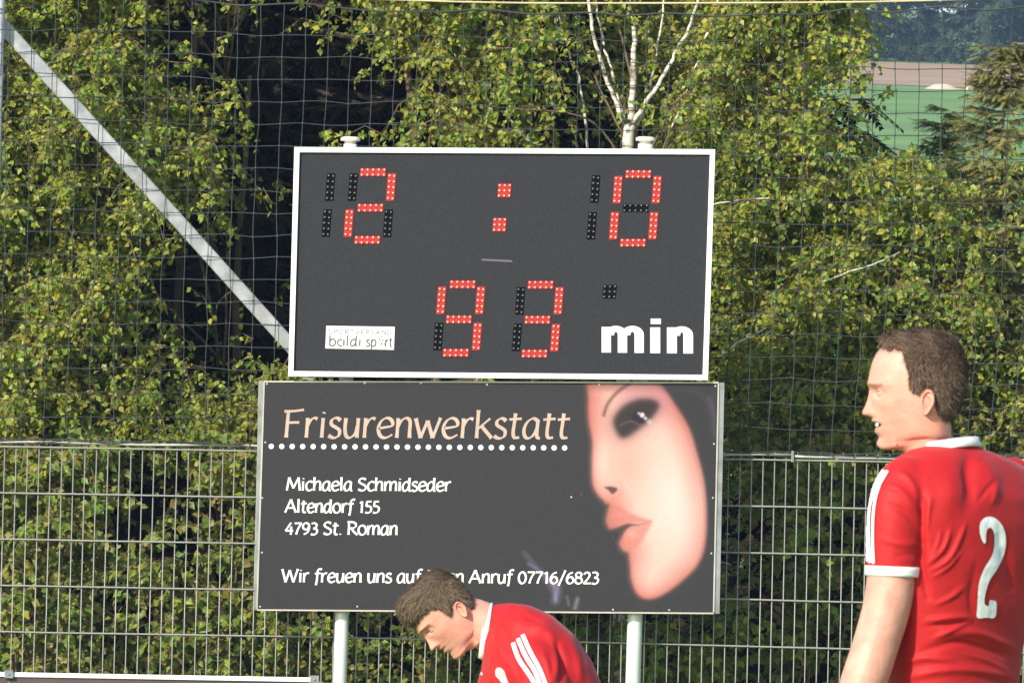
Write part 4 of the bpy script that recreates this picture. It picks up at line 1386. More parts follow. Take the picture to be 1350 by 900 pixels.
def head_grid(rows=170, M=168, zmax=830, open_mouth=True, brow=3.0, backs=1.0, hm=None, hcol=(0.085, 0.05, 0.034)):
    u = np.linspace(0, 1, rows)
    zy = 85 + (zmax - 85) * (u ** 1.15)
    zy[0] = 85
    F_ = np.interp(zy, HEADROWS[:, 0], HEADROWS[:, 1])
    B_ = np.interp(zy, HEADROWS[:, 0], HEADROWS[:, 2])
    H_ = np.interp(zy, HEADROWS[:, 0], HEADROWS[:, 3])
    def sm(a, n=2):
        for _ in range(n):
            b = a.copy()
            b[1:-1] = (a[:-2] + 2 * a[1:-1] + a[2:]) / 4
            a = b
        return a
    B_ = 525 + (B_ - 525) * backs
    F_, B_, H_ = sm(F_), sm(B_), sm(H_)
    w = np.linspace(0, 2 * np.pi, M, endpoint=False)
    t = w - 0.5 * np.sin(w)
    c, s_ = np.cos(t), np.sin(t)
    ZY, T = np.meshgrid(zy, t, indexing='ij')
    c, s_ = np.cos(T), np.sin(T)
    cx = 525.0
    ex = 0.88
    cc = np.sign(c) * np.abs(c) ** ex
    ss = np.sign(s_) * np.abs(s_) ** ex
    xf = cx - (cx - F_[:, None]) * cc
    xb = cx - (B_[:, None] - cx) * cc
    X = np.where(c > 0, xf, xb)
    tap = np.interp(zy, [85, 250, 400, 520, 620, 660, 700], [0.02, 0.06, 0.16, 0.26, 0.30, 0.1, 0])[:, None]
    Yl = H_[:, None] * ss * (1 - tap * np.clip(c, 0, 1) ** 1.5)
    fr = np.clip(c, 0, 1) ** 0.5
    # face features (zoom px outward, lateral mm)
    y = Yl
    def nose_amt(z):
        return np.interp(z, [335, 350, 375, 400, 430, 452, 466, 476, 484, 492], [0, 1, 8, 17, 33, 47, 53, 45, 18, 0])
    wn = np.interp(ZY, [340, 400, 440, 465, 490], [7, 8.5, 11, 14, 14])
    out = nose_amt(ZY) * np.exp(-(y / wn) ** 2)
    out += 10 * np.exp(-((np.abs(y) - 13.5) / 5) ** 2 - ((ZY - 462) / 14) ** 2)
    out -= 34 * np.exp(-((np.abs(y) - 30) / 13) ** 2 - ((ZY - 360) / 20) ** 2)
    out += brow * 3.0 * np.exp(-((np.abs(y) - 24) / 20) ** 2 - ((ZY - 322) / 14) ** 2)
    out += 8 * np.exp(-((np.abs(y) - 46) / 14) ** 2 - ((ZY - 425) / 30) ** 2)
    out -= 9 * np.exp(-((np.abs(y) - 40) / 12) ** 2 - ((ZY - 520) / 40) ** 2)
    out += 9 * np.exp(-(y / 20) ** 2 - ((ZY - 503) / 10) ** 2)
    mo = 545 if open_mouth else 532
    out += 8 * np.exp(-(y / 18) ** 2 - ((ZY - (mo + 14)) / 10) ** 2)
    out -= (34 if open_mouth else 10) * np.exp(-(y / 23) ** 4 - ((ZY - (524 if open_mouth else 519)) / (10 if open_mouth else 4.5)) ** 2)
    out -= 8 * np.exp(-(y / 24) ** 2 - ((ZY - (mo + 40)) / 12) ** 2)
    out += 7 * np.exp(-(y / 16) ** 2 - ((ZY - 622) / 16) ** 2)
    X = X - out * fr
    ZY = ZY - 62 * np.clip((X - 312) / 200, 0, 1) * np.exp(-((ZY - 655) / 48) ** 2)
    Yl = Yl * (1 - 0.10 * np.exp(-((ZY - 640) / 40) ** 2) * (X > 380))
    # colours
    base = np.array([0.66, 0.30, 0.23])
    col = np.ones(X.shape + (3,)) * base
    def tint(m, cl):
        nonlocal col
        col = col * (1 - m[..., None]) + np.array(cl) * m[..., None]
    front = (c > 0).astype(float)
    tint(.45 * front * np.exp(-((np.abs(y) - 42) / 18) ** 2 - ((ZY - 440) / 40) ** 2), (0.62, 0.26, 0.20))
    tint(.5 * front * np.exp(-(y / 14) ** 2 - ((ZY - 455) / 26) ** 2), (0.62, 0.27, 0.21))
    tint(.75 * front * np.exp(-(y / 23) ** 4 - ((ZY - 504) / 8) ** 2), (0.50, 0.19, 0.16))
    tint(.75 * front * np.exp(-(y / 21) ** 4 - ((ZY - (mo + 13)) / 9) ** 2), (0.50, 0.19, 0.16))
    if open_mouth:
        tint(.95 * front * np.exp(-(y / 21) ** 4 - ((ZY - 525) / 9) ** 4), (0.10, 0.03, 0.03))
    tint(.45 * front * (1 / (1 + np.exp(-(ZY - 500) / 12))) * (1 / (1 + np.exp((ZY - 655) / 8))) * (1 / (1 + np.exp((X - 430) / 15))), (0.44, 0.25, 0.19))  # stubble tone, also standing in for shade on the lower face
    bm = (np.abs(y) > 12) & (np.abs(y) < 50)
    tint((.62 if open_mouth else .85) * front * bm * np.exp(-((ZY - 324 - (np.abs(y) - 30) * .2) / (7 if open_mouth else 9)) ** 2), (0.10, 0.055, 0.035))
    tint(.55 * front * np.exp(-((np.abs(y) - 31) / 16) ** 4 - ((ZY - 358) / 13) ** 2), (0.22, 0.10, 0.08))  # eye socket shade painted into the skin colour
    tint(.8 * front * np.exp(-((np.abs(y) - 7) / 3.5) ** 2 - ((ZY - 478) / 5) ** 2), (0.10, 0.03, 0.03))
    sp_ = np.sin(X * .9 + 3 * np.sin(ZY * .21)) * np.sin(ZY * .7 + 2 * np.sin(Yl * 1.3))
    col = col * (1 + 0.05 * sp_[..., None])
    if hm is not None:
        dd = hm(X, ZY, Yl)
        tint(.85 * (1 / (1 + np.exp(np.clip(-(dd + 4) / 5.0, -40, 40)))) * np.where(front * (X < 430) > 0, .8, 1.0), hcol)
    return X, Yl, ZY, T, col

def to_local(X, Yl, ZY):
    return np.stack([(X - 530) * KZ, Yl * 0.001, (415 - ZY) * KZ], -1)

def grid_faces(nr, nc, wrap=True):
    idx = np.arange(nr * nc).reshape(nr, nc)
    nxt = np.roll(idx, -1, 1) if wrap else idx[:, 1:]
    a = idx if wrap else idx[:, :-1]
    return np.stack([a[:-1], a[1:], nxt[1:], nxt[:-1]], -1).reshape(-1, 4)

def ear_arrays(side):
    """side -1: toward the camera"""
    n, m = 16, 30
    V, C = [], []
    for i in range(n):
        r = i / (n - 1)
        for j in range(m):
            a = 2 * math.pi * j / m
            ex_ = 33 * (1 + 0.12 * math.sin(a))          # zoom px
            ez = 66
            px_ = 526 + ex_ * r * math.cos(a) + 6 * math.sin(a) * r
            pz_ = 413 - ez * r * math.sin(a) * (1.0 if math.sin(a) > 0 else 0.98)
            if math.sin(a) < 0:
                px_ = 526 + ex_ * r * math.cos(a) * (1 + 0.35 * math.sin(a)) - 10 * -math.sin(a) * r
            rim = 8.5 * math.exp(-((r - .86) / .12) ** 2) * (0.35 + 0.65 * min(1, max(0, (math.cos(a) + 1.25)))) if True else 0
            anti = 3.5 * math.exp(-((r - .50) / .12) ** 2) * (1 if math.cos(a) > -0.2 else 0.2)
            concha = -11 * math.exp(-(r / .38) ** 2)
            lat = 77.5 + rim + anti + concha + 5.0 * (math.cos(a) * r)
            if r > 0.93:
                lat -= 4 * (r - .93) / .07
            V.append((px_, side * lat, pz_))
            k = math.exp(-(r / .42) ** 2)
            C.append(np.array([0.64, 0.30, 0.235]) * (1 - 0.6 * k))  # shade of the ear hollow painted in as darker skin
    # skirt back to the head
    for j in range(m):
        a = 2 * math.pi * j / m
        x0, l0, z0 = V[(n - 1) * m + j]
        V.append((x0 * .85 + 526 * .15 - 2, side * 62, z0 * .85 + 413 * .15))
        C.append(np.array([0.5, 0.25, 0.19]))
    V = np.array(V)
    Fq = grid_faces(n + 1, m)
    if side > 0:
        Fq = Fq[:, ::-1]
    return to_local(V[:, 0], V[:, 1], V[:, 2]), Fq, np.array(C)

def loft(rings, k=36, ex=0.9, cap=True):
    """rings: (centre, front vec, back vec, side vec)"""
    V = []
    for (c, fv, bv, sv) in rings:
        c, fv, bv, sv = map(np.array, (c, fv, bv, sv))
        for j in range(k):
            a = 2 * math.pi * j / k
            ca, sa = math.cos(a), math.sin(a)
            ca2 = math.copysign(abs(ca) ** ex, ca)
            sa2 = math.copysign(abs(sa) ** ex, sa)
            V.append(c + (fv * ca2 if ca > 0 else -bv * -ca2 * -1 * -1 if False else (fv * ca2 if ca > 0 else bv * (-ca2))) + sv * sa2)
    V = np.array(V)
    Fq = grid_faces(len(rings), k).tolist()
    if cap:
        o = len(V)
        V = np.vstack([V, np.mean(V[:k], 0), np.mean(V[-k:], 0)])
        Fq += [[j, (j + 1) % k, o] for j in range(k)]
        b = (len(rings) - 1) * k
        Fq += [[b + (j + 1) % k, b + j, o + 1] for j in range(k)]
    return V, Fq

def tube_loft(path, rad, k=28, n=6, flat=1.0):
    P = smooth_path(path, n)
    m = len(P)
    rr = np.interp(np.linspace(0, len(rad) - 1, m), range(len(rad)), rad)
    rings = []
    for i in range(m):
        t = (P[min(i + 1, m - 1)] - P[max(i - 1, 0)]).normalized()
        ref = Vector((0, 1, 0)) if abs(t.y) < .9 else Vector((1, 0, 0))
        a = t.cross(ref).normalized()
        b = a.cross(t)
        rings.append((P[i], a * rr[i], -a * rr[i], b * rr[i] * flat))
    # rounded ends
    t0 = (P[0] - P[1]).normalized()
    t1 = (P[-1] - P[-2]).normalized()
    def sc(r, f, sh):
        return (r[0] + sh, r[1] * f, r[2] * f, r[3] * f)
    rings = [sc(rings[0], .5, t0 * rr[0] * .75), sc(rings[0], .85, t0 * rr[0] * .42)] + rings + [sc(rings[-1], .85, t1 * rr[-1] * .42), sc(rings[-1], .5, t1 * rr[-1] * .75)]
    return loft(rings, k, 1.0)

def union_remesh(parts, voxel, smooth_it=4):
    me = bpy.data.meshes.new('tmp')
    Vs, Fs, o = [], [], 0
    for V, Fq in parts:
        Vs += [tuple(v) for v in V]
        Fs += [[i + o for i in f] for f in Fq]
        o += len(V)
    me.from_pydata(Vs, [], Fs)
    ob = bpy.data.objects.new('tmp', me)
    COL.objects.link(ob)
    md = ob.modifiers.new('r', 'REMESH')
    md.mode = 'VOXEL'
    md.voxel_size = voxel
    dg = bpy.context.evaluated_depsgraph_get()
    dg.update()
    m2 = bpy.data.meshes.new_from_object(ob.evaluated_get(dg))
    bpy.data.objects.remove(ob)
    n = len(m2.vertices)
    co = np.empty(n * 3, np.float32)
    m2.vertices.foreach_get('co', co)
    co = co.reshape(-1, 3).astype(float)
    ne = len(m2.edges)
    ed = np.empty(ne * 2, np.int32)
    m2.edges.foreach_get('vertices', ed)
    ed = ed.reshape(-1, 2)
    deg = np.bincount(ed.ravel(), minlength=n)[:, None]
    for _ in range(smooth_it):
        acc = np.stack([np.bincount(ed[:, 0], co[ed[:, 1], k], n) + np.bincount(ed[:, 1], co[ed[:, 0], k], n) for k in range(3)], -1)
        co = co * .45 + acc / deg * .55
    m2.vertices.foreach_set('co', co.astype(np.float32).ravel())
    m2.update()
    return m2, co

def normals_of(me):
    n = len(me.vertices)
    a = np.empty(n * 3, np.float32)
    me.vertices.foreach_get('normal', a)
    return a.reshape(-1, 3).astype(float)

def cam_side(co, nr):
    v = np.array(CAM) - co
    return (nr * v).sum(1) > 0

def fold(me, co, folds):
    """folds: (points px, half width px, amplitude m); ridges run over the cloth facing the camera"""
    px, py = proj(co)
    nr = normals_of(me)
    face = np.clip((nr * ((np.array(CAM) - co) / np.linalg.norm(np.array(CAM) - co, axis=1, keepdims=True))).sum(1) * 2.0, 0, 1)
    disp = np.zeros(len(co))
    for pts, wd, amp in folds:
        P = smooth_path([(a, b, 0) for a, b in pts], 5)
        best = np.full(len(co), 1e9)
        fall = np.ones(len(co))
        for i in range(len(P) - 1):
            a, b = P[i], P[i + 1]
            vx, vy = b.x - a.x, b.y - a.y
            t = np.clip(((px - a.x) * vx + (py - a.y) * vy) / (vx * vx + vy * vy + 1e-9), 0, 1)
            d = np.hypot(px - a.x - t * vx, py - a.y - t * vy)
            g = (i + t) / (len(P) - 1)
            k = d < best
            best = np.where(k, d, best)
            fall = np.where(k, np.sin(np.pi * np.clip(g, .04, .96)) ** .6, fall)
        disp += 0.95 * amp * fall * np.exp(-(best / wd) ** 2)
    co = co + nr * (disp * face)[:, None]
    me.vertices.foreach_set('co', co.astype(np.float32).ravel())
    me.update()
    return co

def finish(me, co, name, mt, parent):
    me.vertices.foreach_set('co', (co - np.array(root_loc(parent))).astype(np.float32).ravel())
    me.materials.clear()
    me.materials.append(mt)
    me.polygons.foreach_set('use_smooth', [True] * len(me.polygons))
    me.update()
    me.name = name
    o = bpy.data.objects.new(name, me)
    COL.objects.link(o)
    o.parent = parent
    return o

def bvh_of(me, co):
    return BVHTree.FromPolygons([tuple(v) for v in co], [tuple(p.vertices) for p in me.polygons])

def decal(poly, bvh, name, mt, parent, off=0.0012, step=1.0, nsub=5, smooth_poly=True):
    P = poly
    if smooth_poly:
        Q = smooth_path([(a, b, 0) for a, b in [P[-1]] + P + [P[0], P[1]]], 4)[4:-5]
        P = [(q.x, q.y) for q in Q]
    ys = [p_[1] for p_ in P]
    def spans(y):
        xs = []
        n = len(P)
        for i in range(n):
            x1, y1 = P[i]
            x2, y2 = P[(i + 1) % n]
            if (y1 > y) != (y2 > y):
                xs.append(x1 + (x2 - x1) * (y - y1) / (y2 - y1))
        xs.sort()
        return [(xs[i], xs[i + 1]) for i in range(0, len(xs) - 1, 2)]
    def hit(x, y):
        d = (W(x, y, 20.0) - CAM).normalized()
        loc, nr, idx, dist = bvh.ray_cast(CAM, d)
        if loc is None:
            return None
        return loc + (nr if nr.dot(d) < 0 else -nr) * off - d * off
    mb = MB()
    y = min(ys) + 0.01
    while y < max(ys):
        a, b = spans(y), spans(min(y + step, max(ys) - .001))
        if len(a) != len(b):
            m_ = spans(y + step / 2)
            a = b = m_
        for (a0, a1), (b0, b1) in zip(a, b):
            r0 = [hit(a0 + (a1 - a0) * t / nsub, y) for t in range(nsub + 1)]
            r1 = [hit(b0 + (b1 - b0) * t / nsub, y + step) for t in range(nsub + 1)]
            for t in range(nsub):
                q = (r0[t], r1[t], r1[t + 1], r0[t + 1])
                if all(v is not None for v in q) and max((q[i] - q[0]).length for i in range(4)) < 0.04:
                    mb.add(q, [(0, 1, 2, 3)])
        y += step
    o = mb.build(name, mt, parent, smooth=True)
    return o

def stroke_poly(cl, w):
    P = smooth_path([(a, b, 0) for a, b in cl], 4)
    L, Rr = [], []
    for i in range(len(P)):
        t = (P[min(i + 1, len(P) - 1)] - P[max(i - 1, 0)]).normalized()
        n = Vector((-t.y, t.x, 0)) * w / 2
        L.append((P[i].x + n.x, P[i].y + n.y))
        Rr.append((P[i].x - n.x, P[i].y - n.y))
    return L + Rr[::-1]

def band(path, rad, t0, t1, name, mt, parent, grow=0.003, flat=1.0, k=36):
    """a cuff: short tube around a limb path"""
    P = smooth_path(path, 12)
    m = len(P)
    rr = np.interp(np.linspace(0, len(rad) - 1, m), range(len(rad)), rad)
    ia, ib = int(t0 * (m - 1)), int(t1 * (m - 1))
    rings = []
    for i, g in [(ia, -0.004), (ia, grow)] + [(i, grow) for i in range(ia + 1, ib)] + [(ib, grow), (ib, -0.006)]:
        t = (P[min(i + 1, m - 1)] - P[max(i - 1, 0)]).normalized()
        ref = Vector((0, 1, 0)) if abs(t.y) < .9 else Vector((1, 0, 0))
        a = t.cross(ref).normalized()
        b = a.cross(t)
        r = rr[i] + g
        rings.append((P[i], a * r, -a * r, b * r * flat))
    V, Fq = loft(rings, k, 1.0, cap=False)
    return mesh_np(name, V, Fq, mt, parent, smooth=True)

def hairdo(hm, thick, Mx, root, n_str, cols, flow, seed, slen=0.016, backs=1.0, lump=0.004, wdt=0.0016):
    """hm(X,ZY,Y)->signed zoom-px distance inside the hairline; cap + strands"""
    X, Yl, ZY, T, _ = head_grid(rows=150, M=140, zmax=600, open_mouth=True, backs=backs)
    L = to_local(X, Yl, ZY)
    nr_, nc_ = X.shape
    du = np.roll(L, -1, 1) - np.roll(L, 1, 1)
    dv = np.gradient(L, axis=0)
    N = np.cross(du, dv)
    N /= (np.linalg.norm(N, axis=-1, keepdims=True) + 1e-9)
    cen = np.array([0.0, 0, 0.05])
    sgn = np.sign(((L - cen) * N).sum(-1, keepdims=True))
    N = N * sgn
    N[:3] = np.array([0, 0, 1.0])
    ins = hm(X, ZY, Yl)
    tk = thick(X, ZY, Yl) * np.clip(ins / 40, 0, 1) ** .8
    ns = np.sin(L[..., 0] * 210 + 2 * np.sin(L[..., 2] * 170)) * np.sin(L[..., 2] * 190 + 2 * np.sin(L[..., 1] * 160)) + .5 * np.sin(L[..., 0] * 420 + L[..., 1] * 380)
    V = L + N * (tk + lump * ns * np.clip(ins / 40, 0, 1))[..., None]
    Vf = V.reshape(-1, 3)
    ok = (ins > 0).reshape(-1)
    Fq = grid_faces(nr_, nc_)
    Fq = Fq[ok[Fq].all(1)]
    rs = np.random.default_rng(seed)
    cols = np.array(cols)
    colv = cols[0][None] * (0.8 + 0.35 * np.clip(ns, -1, 1).reshape(-1, 1) * .5)
    # strands
    cand = np.where(ok)[0]
    wgt = np.clip(np.linalg.norm(du, axis=-1) * np.linalg.norm(dv, axis=-1), 1e-9, None).reshape(-1)[cand]
    pick = rs.choice(cand, n_str, p=wgt / wgt.sum())
    p = Vf[pick] + rs.normal(0, .0012, (n_str, 3))
    nn = N.reshape(-1, 3)[pick]
    fl = flow(Vf[pick])
    fl = fl - (fl * nn).sum(1, keepdims=True) * nn
    fl /= (np.linalg.norm(fl, axis=1, keepdims=True) + 1e-9)
    d = fl + nn * np.where(rs.uniform(0, 1, (n_str, 1)) < .2, rs.uniform(0.4, 1.1, (n_str, 1)), rs.uniform(0.05, 0.4, (n_str, 1))) + rs.normal(0, .22, (n_str, 3))
    edge = np.clip(ins.reshape(-1)[pick] / 60, .35, 1)
    ln = slen * rs.uniform(.5, 1.2, n_str) * edge
    TV = np.array([[-.5, 0, 0], [.5, 0, 0], [-.4, .5, .06], [.4, .5, .06], [0, 1, -.02]])
    TF = np.array([[0, 1, 3], [0, 3, 2], [2, 3, 4]])
    M = orient(d, nn, rs.uniform(-.6, .6, n_str))
    M = M * np.stack([np.full(n_str, wdt), ln, ln], -1)[:, None, :]
    Vs, Fs = instance_np(TV, TF, M, p - d * 0.001)
    cs = cols[rs.integers(0, len(cols), n_str)] * rs.uniform(.8, 1.2, (n_str, 1))
    A = np.array(Mx)
    tr = lambda Q: Q @ A[:3, :3].T + A[:3, 3]
    tris = np.concatenate([Fq[:, [0, 1, 2]], Fq[:, [0, 2, 3]]])
    Va = np.concatenate([tr(Vf), tr(Vs)])
    Fa = np.concatenate([tris, Fs + len(Vf)])
    Ca = np.concatenate([colv, np.repeat(cs, len(TV), 0)])
    mesh_np('hair', Va, Fa, M_hair, root, Ca, smooth=True)

CX = np.array(CROT)
def head_matrix(px, py, Y, pitch=0.0, yaw=0.0, roll=0.0, s=1.0):
    B = Matrix(((CX[0, 0], -CX[0, 2], CX[0, 1]), (CX[1, 0], -CX[1, 2], CX[1, 1]), (CX[2, 0], -CX[2, 2], CX[2, 1])))
    Rr = Matrix.Rotation(-pitch, 3, 'Y') @ Matrix.Rotation(roll, 3, 'X') @ Matrix.Rotation(yaw, 3, 'Z')
    m = (B @ Rr * s).to_4x4()
    return Matrix.Translation(W(px, py, Y)) @ m

def add_body(root, head_M, open_mouth, zmax, limbs, brow=3.0, backs=1.0, hm=None, hcol=(0.085, 0.05, 0.034)):
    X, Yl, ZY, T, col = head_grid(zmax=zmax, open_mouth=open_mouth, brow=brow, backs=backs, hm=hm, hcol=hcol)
    L = to_local(X, Yl, ZY)
    A = np.array(head_M)
    tr = lambda Q: Q @ A[:3, :3].T + A[:3, 3]
    Vs = [tr(L.reshape(-1, 3))]
    Fs = [grid_faces(*X.shape)]
    Cs = [col.reshape(-1, 3)]
    o = len(Vs[0])
    for sd_ in (-1, 1):
        V, Fq, C = ear_arrays(sd_)
        Vs.append(tr(V))
        Fs.append(Fq + o)
        Cs.append(C)
        o += len(V)
        # eyelids
        R_ = 12.4
        V, C = [], []
        m1, m2 = 15, 18
        cxe, cze = 249 + 32 + R_ / .3855 * 1.0, 364
        for i in range(m1):
            el = math.pi * (i / (m1 - 1) - .5)
            for j in range(m2):
                az = 2 * math.pi * j / m2
                fx = math.cos(el) * math.cos(az)
                slit = (fx > .35) and (-0.20 < math.sin(el) < 0.18)
                rr = R_ * (0.93 if slit else 1.0)
                V.append((cxe - rr / .3855 * fx, sd_ * 31 + rr * math.cos(el) * math.sin(az), cze - rr / .3855 * math.sin(el)))
                C.append((0.13, 0.07, 0.06) if (fx > .3 and 0.04 < math.sin(el) < 0.34) else (0.52, 0.27, 0.21))
        V = np.array(V)
        V = tr(to_local(V[:, 0], V[:, 1], V[:, 2]))
        Vs.append(V)
        Fs.append(grid_faces(m1, m2) + o)
        Cs.append(np.array(C))
        o += len(V)
    for V, Fq, in limbs:
        Fq = np.array([(list(f) + [f[-1]])[:4] if len(f) == 3 else f for f in Fq])
        tri = Fq[:, 2] == Fq[:, 3]
        V = np.asarray(V)
        Vs.append(V)
        Fs.append(np.where(tri[:, None], Fq, Fq) + o)
        Cs.append(np.tile((0.61, 0.295, 0.225), (len(V), 1)))
        o += len(V)
    V = np.concatenate(Vs)
    Fa = np.concatenate(Fs)
    T1, T2 = Fa[:, [0, 1, 2]], Fa[:, [0, 2, 3]]
    T2 = T2[T2[:, 1] != T2[:, 2]]
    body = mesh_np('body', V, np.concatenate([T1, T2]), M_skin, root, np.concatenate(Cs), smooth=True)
    # eyes and teeth
    for sd_ in (-1, 1):
        mb = MB()
        vs, fs = [], []
        n1, n2 = 10, 14
        R_ = 11.9
        for i in range(n1):
            el = math.pi * (i / (n1 - 1) - .5)
            for j in range(n2):
                az = 2 * math.pi * j / n2
                vs.append((249 + 32 + 12.4 / .3855 - R_ / .3855 * math.cos(el) * math.cos(az), sd_ * 31 + R_ * math.cos(el) * math.sin(az), 364 - R_ / .3855 * math.sin(el)))
        va = np.array(vs)
        va = tr(to_local(va[:, 0], va[:, 1], va[:, 2]))
        Fq = grid_faces(n1, n2)
        mi = []
        for f in Fq:
            c = np.mean([vs[k] for k in f], 0)
            mi.append(1 if (249 + 32 + 12.4 / .3855 - c[0]) > 0.88 * R_ / .3855 else 0)
        mesh_np('eye', va, Fq, [M_eye, M_iris], root, smooth=True, mi=mi)
    if open_mouth:
        va = []
        for i in range(13):
            a = -1.1 + 2.2 * i / 12
            for z in (512, 530):
                va.append((300 - 22 * math.cos(a) + 0, 22 * math.sin(a), z))
        va = np.array(va)
        va = tr(to_local(va[:, 0], va[:, 1], va[:, 2]))
        mesh_np('teeth', va, [[2 * i, 2 * i + 1, 2 * i + 3, 2 * i + 2] for i in range(12)], M_teeth, root, smooth=True)
    return body

def hand_parts(wrist, dirv, palm_n, s=1.0):
    """palm and five curled fingers hanging from the wrist"""
    d = dirv.normalized()
    n = palm_n.normalized()
    side = d.cross(n).normalized()
    out = []
    out.append(tube_loft([wrist, wrist + d * .04 * s, wrist + d * .085 * s], [0.024 * s, .030 * s, .034 * s], 12, 3, 1.0))
    for i, (o_, L) in enumerate(((-.027, .072), (-.009, .08), (.009, .076), (.026, .06))):
        b = wrist + d * .088 * s + side * o_ * s
        out.append(tube_loft([b, b + d * L * .45 * s + n * .006, b + d * L * .8 * s + n * .024, b + d * L * .88 * s + n * .045], [.0095, .009, .008, .007], 8, 3))
    b = wrist + d * .03 * s - side * .024 * s
    out.append(tube_loft([b, b - side * .022 + d * .03 + n * .01, b - side * .026 + d * .062 + n * .02], [.012, .0105, .009], 8, 3))
    return out

def legs_parts(hipL, hipR, kneeL, kneeR, ankL, ankR, facing):
    out = []
    for h, k, a in ((hipL, kneeL, ankL), (hipR, kneeR, ankR)):
        out.append(tube_loft([h, h.lerp(k, .5), k, k.lerp(a, .35), a], [.088, .075, .056, .058, .038], 20, 5))
    return out

def boots_socks(root, knees, anks, facing):
    for k, a in zip(knees, anks):
        V, Fq = tube_loft([k.lerp(a, .12), k.lerp(a, .4), a], [.062, .064, .045], 20, 5)
        MB().add(V, Fq).build('sock', M_shirt, root, smooth=True)
        f = facing
        side = Vector((-f.y, f.x, 0))
        rings = []
        for t, w, hgt in ((-.07, .02, .05), (-.06, .034, .09), (0, .038, .10), (.06, .042, .075), (.13, .046, .055), (.17, .035, .045), (.19, .012, .03)):
            c = Vector((a.x, a.y, hgt / 2)) + f * t
            rings.append((c, Vector((0, 0, hgt / 2)), Vector((0, 0, -hgt / 2)), side * w))
        V, Fq = loft(rings, 18, .8)
        MB().add(V, Fq).build('boot', M_boot, root, smooth=True)

